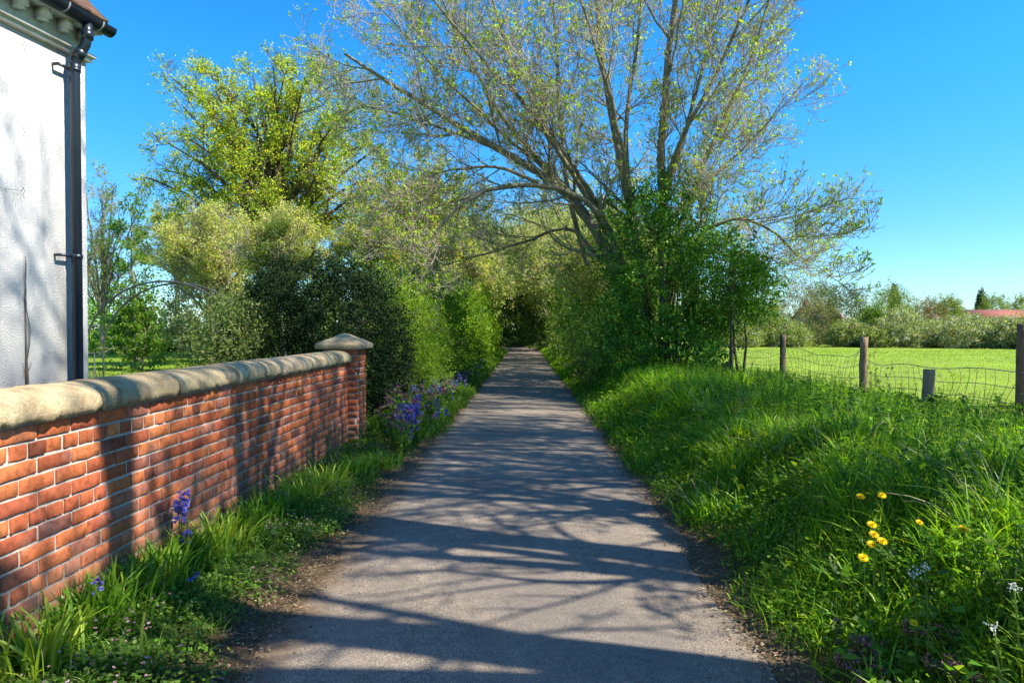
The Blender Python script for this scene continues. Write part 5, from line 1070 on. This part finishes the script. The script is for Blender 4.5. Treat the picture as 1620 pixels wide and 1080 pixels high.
def bluebell(h, seed, nb=16, loc=(0, 0, 0), size=0.013, leafy=True, lb=None, grp=None, spikes=1, col_=BLUE):
    rng = np.random.default_rng(seed); root = empty('bluebell', loc, lb, 'bluebell', grp)
    ms, mf, ml = MB(), MB(), MB()
    for s in range(spikes):
        ox, oy = (0, 0) if s == 0 else rng.normal(0, .05, 2); hh = h * (1 if s == 0 else rng.uniform(.7, 1)); lean = rng.normal(0, .03, 2)
        P = np.array([(ox + lean[0] * t * t, oy + lean[1] * t * t, hh * t) for t in np.linspace(0, 1, 6)]); tube(ms, P, 0.003, 5, c=(0.10, 0.16, 0.05)); bells(mf, P[-1], nb, 0.014, rng, size, col_, length=min(0.13, h * .35))
    ms.build('stem', M['leaf'], root); mf.build('blossom', M['petal'], root)
    if leafy:
        n = 12; P = np.concatenate([rng.normal(0, .02, (n, 2)), np.zeros((n, 1))], 1); blades(ml, P, h * rng.uniform(.5, .9, n), rng.uniform(.4, 1.1, n), np.full(n, .010), rng, pal(rng, n, DG, .1)); ml.build('leaves', M['grass'], root)
    return root
def gplace(px, py, h):    # foot of a plant whose top shows at this pixel
    p = gray(px, py, h); return p
def wplace(px, py, X=-2.05):
    Yw = FPX * -X / (830 - px); z = EYE - (py - 520) / FPX * Yw; g_ = float(gz(X, Yw)); return (X, Yw, g_), z - g_
l_, h_ = wplace(278, 780); bluebell(h_, 1, 30, l_, 0.013, lb='tall double-headed violet bluebell against the sunlit brick wall', spikes=2)
l_, h_ = wplace(288, 840, -2.0); bluebell(h_, 2, 10, l_, 0.012, lb='short violet bluebell just right of and below the tall double-headed one')
l_, h_ = wplace(141, 908, -2.03); bluebell(h_, 3, 8, l_, 0.011, lb='small lone bluebell low against the wall, nearest the camera')
p = gplace(313, 905, 0.12); bluebell(0.12, 4, 5, (p[0], p[1], float(gz(p[0], p[1]))), 0.011, lb='tiny bluebell low in the leaves before the wall')
# bluebells of the bed
rng = np.random.default_rng(900)
protoA = None; LBB = 'violet-blue bluebell in the flower bed past the brick pier'
spots = [(645, 655), (640, 664), (638, 648), (630, 640), (690, 640), (684, 628), (697, 615), (700, 605), (640, 630), (655, 625), (708, 600), (715, 598), (722, 592), (728, 588), (735, 584), (740, 582), (730, 596), (745, 584), (720, 602), (712, 612), (690, 605), (680, 612), (672, 606), (700, 592), (733, 590), (662, 640), (648, 645), (694, 622), (685, 600), (752, 578), (758, 572), (657, 612), (668, 628), (642, 662), (655, 660)]
for i, (px, py) in enumerate(spots):
    p = gplace(px + rng.normal(0, 2), py, 0.36); loc = (p[0], p[1], float(gz(p[0], p[1])))
    if protoA is None: protoA = bluebell(0.38, 10, 15, loc, 0.016, lb=LBB, grp='bluebells in the flower bed', spikes=3)
    else: copy_thing(protoA, loc, rng.uniform(0, 6), rng.uniform(.85, 1.15))
# purple flowered plants
def purple(loc, seed):
    rng = np.random.default_rng(seed); root = empty('honesty_plant', loc, 'leafy plant with magenta purple flowers among the bluebells past the pier', 'flowering plant', 'purple flowers in the flower bed'); a_, b_, c_ = MB(), MB(), MB()
    for s in range(5):
        d = rng.normal(0, .12, 2); P = np.array([(d[0] * t, d[1] * t, .5 * t * (1 - .06 * s)) for t in np.linspace(0, 1, 6)]); tube(a_, P, .004, 5, c=(.12, .12, .06))
        C = np.repeat(P[1:], 4, 0); leaves(b_, C, rdir(rng, len(C)) * [1, 1, .5], .07, .04, rng, pal(rng, len(C), DG, .1))
        n = 16; C = P[-1] + rng.normal(0, .022, (n, 3)); leaves(c_, C, rdir(rng, n), .022, .02, rng, pal(rng, n, [(0.36, 0.04, 0.20), (0.28, 0.03, 0.22), (0.42, 0.08, 0.26)], .12))
    a_.build('stem', M['leaf'], root); b_.build('leaves', M['leaf'], root); c_.build('blossom', M['petal'], root); return root
pp = None
for i, (px, py) in enumerate([(615, 632), (627, 620), (632, 610), (650, 640), (660, 646), (640, 652), (690, 618), (684, 622), (664, 628), (640, 620), (610, 640), (672, 612), (655, 606), (630, 655), (700, 612), (708, 606), (622, 648)]):
    p = gplace(px, py, 0.48); loc = (p[0], p[1], float(gz(p[0], p[1])))
    if pp is None: pp = purple(loc, 20)
    else: copy_thing(pp, loc, rng.uniform(0, 6), rng.uniform(.8, 1.15))
# rosemary-like sprigs by the wall end
for i, (px, py, h) in enumerate([(512, 742, .26), (524, 738, .36), (531, 732, .40)]):
    p = gray(px, py, 0.03); rr = np.random.default_rng(930 + i); root = empty('spiky_sprig', (max(p[0], -2.05), p[1], 0.04), 'grey-green upright sprig at the wall foot near the pier, %s of three' % ('nearest', 'middle', 'farthest')[i], 'plant', 'upright sprigs by the pier')
    a_, b_ = MB(), MB()
    for s in range(3):
        d = rr.normal(0, .05, 2); P = np.array([(d[0] + d[0] * t, d[1] + d[1] * t, h * t) for t in np.linspace(0, 1, 14)]); tube(a_, P, .004, 4, c=(.15, .12, .08))
        C = np.repeat(P, 9, 0); leaves(b_, C, rdir(rr, len(C)) * [1, 1, .3] + [0, 0, .4], .035, .008, rr, pal(rr, len(C), [(.12, .2, .1), (.18, .26, .15)], .1))
    a_.build('stem', M['leaf'], root); b_.build('leaves', M['leaf'], root)
# dandelions
def dandelion(loc, seed, lb, stem_h=0.2, s=1.0):
    rr = np.random.default_rng(seed); root = empty('dandelion', loc, lb, 'dandelion', 'dandelions on the right bank'); a_, b_ = MB(), MB()
    P = np.array([(0.01 * math.sin(t * 3), 0.0, stem_h * t) for t in np.linspace(0, 1, 6)]); tube(a_, P, .0020, 6, c=(.12, .22, .04)); top = P[-1]
    for ring, (n, L_, el) in enumerate(((26, .021, .12), (22, .017, .4), (16, .012, .8), (10, .008, 1.2))):
        az = np.arange(n) * 2 * math.pi / n + rr.normal(0, .08, n); D = np.stack([np.cos(az) * math.cos(el), np.sin(az) * math.cos(el), np.full(n, math.sin(el))], 1); q = .55
        D = np.stack([D[:, 0], D[:, 1] * math.cos(q) - D[:, 2] * math.sin(q), D[:, 1] * math.sin(q) + D[:, 2] * math.cos(q)], 1)
        leaves(b_, np.tile(top, (n, 1)), D, L_ * s, .0065 * s, rr, pal(rr, n, [(.90, .70, .01), (.88, .60, .01)], .06), fold=.03, N=np.tile([0, -math.sin(q), math.cos(q)], (n, 1)))
    V = [top + np.array([.007 * math.cos(t), .007 * math.sin(t), z]) for z in (-.012, .002) for t in np.arange(8) * math.pi / 4]; a_.add(V, [(j, (j + 1) % 8, 8 + (j + 1) % 8, 8 + j) for j in range(8)], c=(.1, .2, .04))
    a_.build('stem', M['leaf'], root, smooth=True); b_.build('flower_head', M['petal'], root); return root
dl = [(1160, 739, 'dandelion highest up the bank, farthest from the camera'), (1172, 770, 'dandelion low on the bank just below the farthest one'), (1361, 787, 'left of the two dandelions side by side above the cluster'), (1394, 785, 'right of the two dandelions side by side above the cluster'), (1379, 831, 'top dandelion of the tight cluster'), (1382, 846, 'big open second dandelion down in the tight cluster'),
      (1395, 858, 'right-hand dandelion of the low pair in the cluster'), (1379, 864, 'left half-hidden dandelion of the low pair in the cluster'), (1365, 884, 'dandelion alone just below the tight cluster'), (1454, 826, 'orange dull dandelion between the cluster and the one in bright grass'), (1523, 840, 'dandelion in the bright sunlit grass on the right'), (1445, 985, 'small dandelion nearest the camera among purple flowers')]
for i, (px, py, lb) in enumerate(dl):
    hh = 0.34 if 780 < py < 900 else 0.27
    p = gplace(px, py, hh); dandelion((p[0], p[1], float(gz(p[0], p[1]))), 950 + i, lb, hh, 1.15 if i not in (9, 11) else .8)
# garlic mustard
def mustard(px, py, h, seed, lb):
    p = gplace(px, py, h); rr = np.random.default_rng(seed); root = empty('white_flowered_weed', (p[0], p[1], float(gz(p[0], p[1]))), lb, 'wildflower', 'white wildflowers on the right bank'); a_, b_, c_ = MB(), MB(), MB()
    P = np.array([(0.01 * math.sin(t * 4), 0, h * t) for t in np.linspace(0, 1, 8)]); tube(a_, P, .003, 5, c=(.2, .3, .06))
    for k in range(1, 7):
        for j in range(2):
            a0 = k * 2.2 + j * 3.1 + rr.normal(0, .3); leaves(b_, P[k][None], np.array([[math.cos(a0), math.sin(a0), .25]]), .055 - .005 * k, .045 - .004 * k, rr, np.array([[.2, .34, .05]]), N=np.array([[0, 0, 1.0]]))
    n = 26; leaves(c_, P[-1] + rr.normal(0, .009, (n, 3)), unit(rdir(rr, n) + [0, 0, .5]), .009, .007, rr, pal(rr, n, [(.8, .8, .75)], .03))
    a_.build('stem', M['leaf'], root); b_.build('leaves', M['leaf'], root); c_.build('blossom', M['petal'], root)
mustard(1466, 898, .42, 970, 'taller white-flowered weed with pale heart leaves, below the dandelion cluster'); mustard(1448, 909, .38, 971, 'shorter white-flowered weed just left of the taller one'); mustard(1577, 998, .32, 972, 'white-flowered weed at the lower right, almost hidden in grass'); mustard(1608, 932, .36, 973, 'white-flowered weed by the right photo edge')
# red dead-nettles
def nettle(loc, seed, lb):
    rr = np.random.default_rng(seed); root = empty('dead_nettle', loc, lb, 'wildflower', 'purple dead-nettles on the lower right bank'); a_, b_, c_ = MB(), MB(), MB()
    for s in range(4):
        d = rr.normal(0, .03, 2); h = .17 * rr.uniform(.8, 1.1); P = np.array([(d[0] + d[0] * t, d[1] + d[1] * t, h * t) for t in np.linspace(0, 1, 6)]); tube(a_, P, .002, 4, c=(.2, .12, .1))
        C = np.repeat(P[1:], 4, 0); leaves(b_, C, rdir(rr, len(C)) * [1, 1, .3], .024, .02, rr, pal(rr, len(C), [(.10, .17, .04), (.16, .13, .08)], .12))
        n = 12; leaves(c_, P[-1] + rr.normal(0, .009, (n, 3)), rdir(rr, n) + [0, 0, .4], .013, .007, rr, pal(rr, n, [(.50, .16, .30), (.6, .28, .42)], .1))
    a_.build('stem', M['leaf'], root); b_.build('leaves', M['leaf'], root); c_.build('blossom', M['petal'], root); return root
dn = None
for i, (px, py) in enumerate([(1343, 990), (1360, 1005), (1382, 985), (1352, 1040), (1385, 1015), (1338, 1012), (1449, 960), (1484, 1005), (1512, 1018), (1372, 1035), (1475, 965), (1505, 957), (1520, 1050), (1455, 1060), (1386, 978), (1560, 1020), (1420, 1045), (1345, 1065)]):
    p = gplace(px, py, .2); loc = (p[0], p[1], float(gz(p[0], p[1])))
    if dn is None: dn = nettle(loc, 980, 'purple-flowered dead-nettle low on the right bank near the camera')
    else: copy_thing(dn, loc, rng.uniform(0, 6), rng.uniform(.55, .8))
# leafy sprigs and brambles by the fence
def sprig(px, py0, py1, Y, seed, lb, c, size=.05, n=30, stems=5, sp=.15):
    rr = np.random.default_rng(seed); B = at(px, py0, Y); T_ = at(px, py1, Y); root = empty('bramble_sprig', tuple(B), lb, 'bramble', 'leafy sprigs along the fence'); a_, b_ = MB(), MB()
    for s in range(stems):
        o0 = np.array([rr.normal(0, sp), rr.normal(0, sp), -.25]); E = (T_ - B) * (1 if s == 0 else rr.uniform(.5, .95)) + np.array([rr.normal(0, sp), rr.normal(0, sp), 0]) * (0.4 if s == 0 else 1.4)
        P = np.array([o0 * (1 - t) + E * t + [0, 0, .06 * math.sin(3 * t)] for t in np.linspace(0, 1, 9)]) + rr.normal(0, .008, (9, 3)); tube(a_, P, np.linspace(.005, .002, 9), 4, c=(.16, .14, .07))
        t = rr.uniform(.35, 1, n); k = (t * 8).astype(int).clip(0, 7); C = P[k] + (P[k + 1] - P[k]) * rr.random((n, 1)) + rr.normal(0, .02, (n, 3)); C = np.repeat(C, 2, 0)
        leaves(b_, C, unit(rdir(rr, len(C)) + [0, 0, -.1]), size * rr.uniform(.6, 1.2, len(C)), size * .62, rr, pal(rr, len(C), c, .15), N=unit(rdir(rr, len(C)) + [0, -.4, .9]))
    a_.build('stem', M['leaf'], root); b_.build('leaves', M['leaf'], root)
SG = [(.05, .13, .015), (.08, .19, .02), (.12, .25, .03)]
sprig(1388, 650, 552, 9.9, 1001, 'leafy green shoot climbing in front of the brown fence post', SG, stems=3, sp=.08, n=16)
sprig(1225, 640, 585, 11.5, 1002, 'leafy bramble sprig left of the shade-darkened fence post', SG, stems=5, sp=.22)
sprig(1290, 655, 596, 9.6, 1003, 'dense bramble clump between the shade-darkened post and the sprig-covered post', SG, stems=10, sp=.28, n=34)
sprig(1345, 660, 612, 8.8, 1004, 'low bramble leaves in front of the sprig-covered post', SG, stems=8, sp=.25)
sprig(1425, 665, 622, 8.2, 1005, 'bramble stems just left of the grey stub post', SG, stems=7, sp=.2)
sprig(1520, 668, 625, 7.6, 1006, 'weedy sprigs in front of the netting between stub and right post', SG, stems=8, sp=.3)
sprig(1590, 672, 628, 7.2, 1007, 'weedy sprigs beside the rightmost post', SG, stems=8, sp=.3)
sprig(1120, 640, 585, 12.5, 1008, 'leafy sprigs at the foot of the broken dark post', [(.10, .2, .03), (.15, .26, .04)], stems=10, sp=.4, n=30)
bush('verge_shrub', 'small pale green shrub growing at the lane side of the right bank', 'shrub', [(1.75, 15.0, 0.55, 0.42, 0.7, 0.5), (1.7, 16.2, 0.6, 0.4, 0.7, 0.5)], 700, 9, .055, .03, [(.2, .28, .06), (.26, .34, .09), (.14, .22, .04)], 1010, spread=.09, stems=8, shoots=.4, inner=.4, up=.5)

# broad dock leaves and dry stalks on the bank
for i, (px, py, lb) in enumerate([(1440, 880, 'broad-leaved dock plant right of the dandelion cluster'), (1340, 905, 'dark broad-leaved dock left below the dandelion cluster'), (1580, 760, 'broad-leaved dock high on the bank at the right edge'), (1230, 760, 'broad-leaved weed among grass right of the farthest dandelions')]):
    p = gray(px, py, .1); rr = np.random.default_rng(1100 + i); n = 11; mb = MB(); az = np.arange(n) * 2.4
    D = np.stack([np.cos(az), np.sin(az), rr.uniform(.5, 1.3, n)], 1); N = unit(np.stack([-np.cos(az), -np.sin(az), np.full(n, 1.2)], 1))
    leaves(mb, np.zeros((n, 3)) + D * .03, D, rr.uniform(.14, .22, n), .045, rr, pal(rr, n, [(.07, .17, .03), (.10, .22, .04)], .1), N=N, fold=.04)
    o = mb.build('dock_plant', M['leaf']); o.location = (p[0], p[1], float(gz(p[0], p[1]))); tag(o, lb, 'plant', 'broad-leaved docks on the bank')
mb = MB(); rr = np.random.default_rng(1200)
for (px, py, n) in ((1150, 655, 26), (1230, 720, 12), (1350, 700, 12), (1130, 790, 12), (1480, 740, 14), (1560, 800, 10)):
    for k in range(n):
        p = gray(px + rr.normal(0, 28), py + rr.normal(0, 12), .1); a = rr.uniform(0, 6.28); L_ = rr.uniform(.25, .5); e = rr.uniform(.4, 1.2)
        d = np.array([math.cos(a) * math.cos(e), math.sin(a) * math.cos(e), math.sin(e)]) * L_; b0 = np.array([p[0], p[1], float(gz(p[0], p[1]))])
        P = np.array([b0 + d * t + np.array([0, 0, .05]) * math.sin(t * 3) for t in (0, .25, .5, .75, 1)]); tube(mb, P, np.linspace(.003, .0015, 5), 4, c=(.42, .35, .2))
o = mb.build('dry_grass_stalks', M['paint']); tag(o, 'dry straw-coloured stalks lying in the green bank', 'dry stalks', kind='stuff')

bush('thorn_thicket', 'pale leafy thorn hanging low over the tunnel mouth of the lane', 'thicket', [(0.1, 37.5, 4.7, 2.3, 1.6, 1.25), (-1.6, 36, 4.0, 1.1, 1.4, 1.3), (1.8, 38, 4.0, 1.2, 1.6, 1.5)], 3200, 10, .11, .06, PALE, 1300, spread=.14, inner=.35, stems=0, lump=.3, base=(2.5, 37.5, .3))
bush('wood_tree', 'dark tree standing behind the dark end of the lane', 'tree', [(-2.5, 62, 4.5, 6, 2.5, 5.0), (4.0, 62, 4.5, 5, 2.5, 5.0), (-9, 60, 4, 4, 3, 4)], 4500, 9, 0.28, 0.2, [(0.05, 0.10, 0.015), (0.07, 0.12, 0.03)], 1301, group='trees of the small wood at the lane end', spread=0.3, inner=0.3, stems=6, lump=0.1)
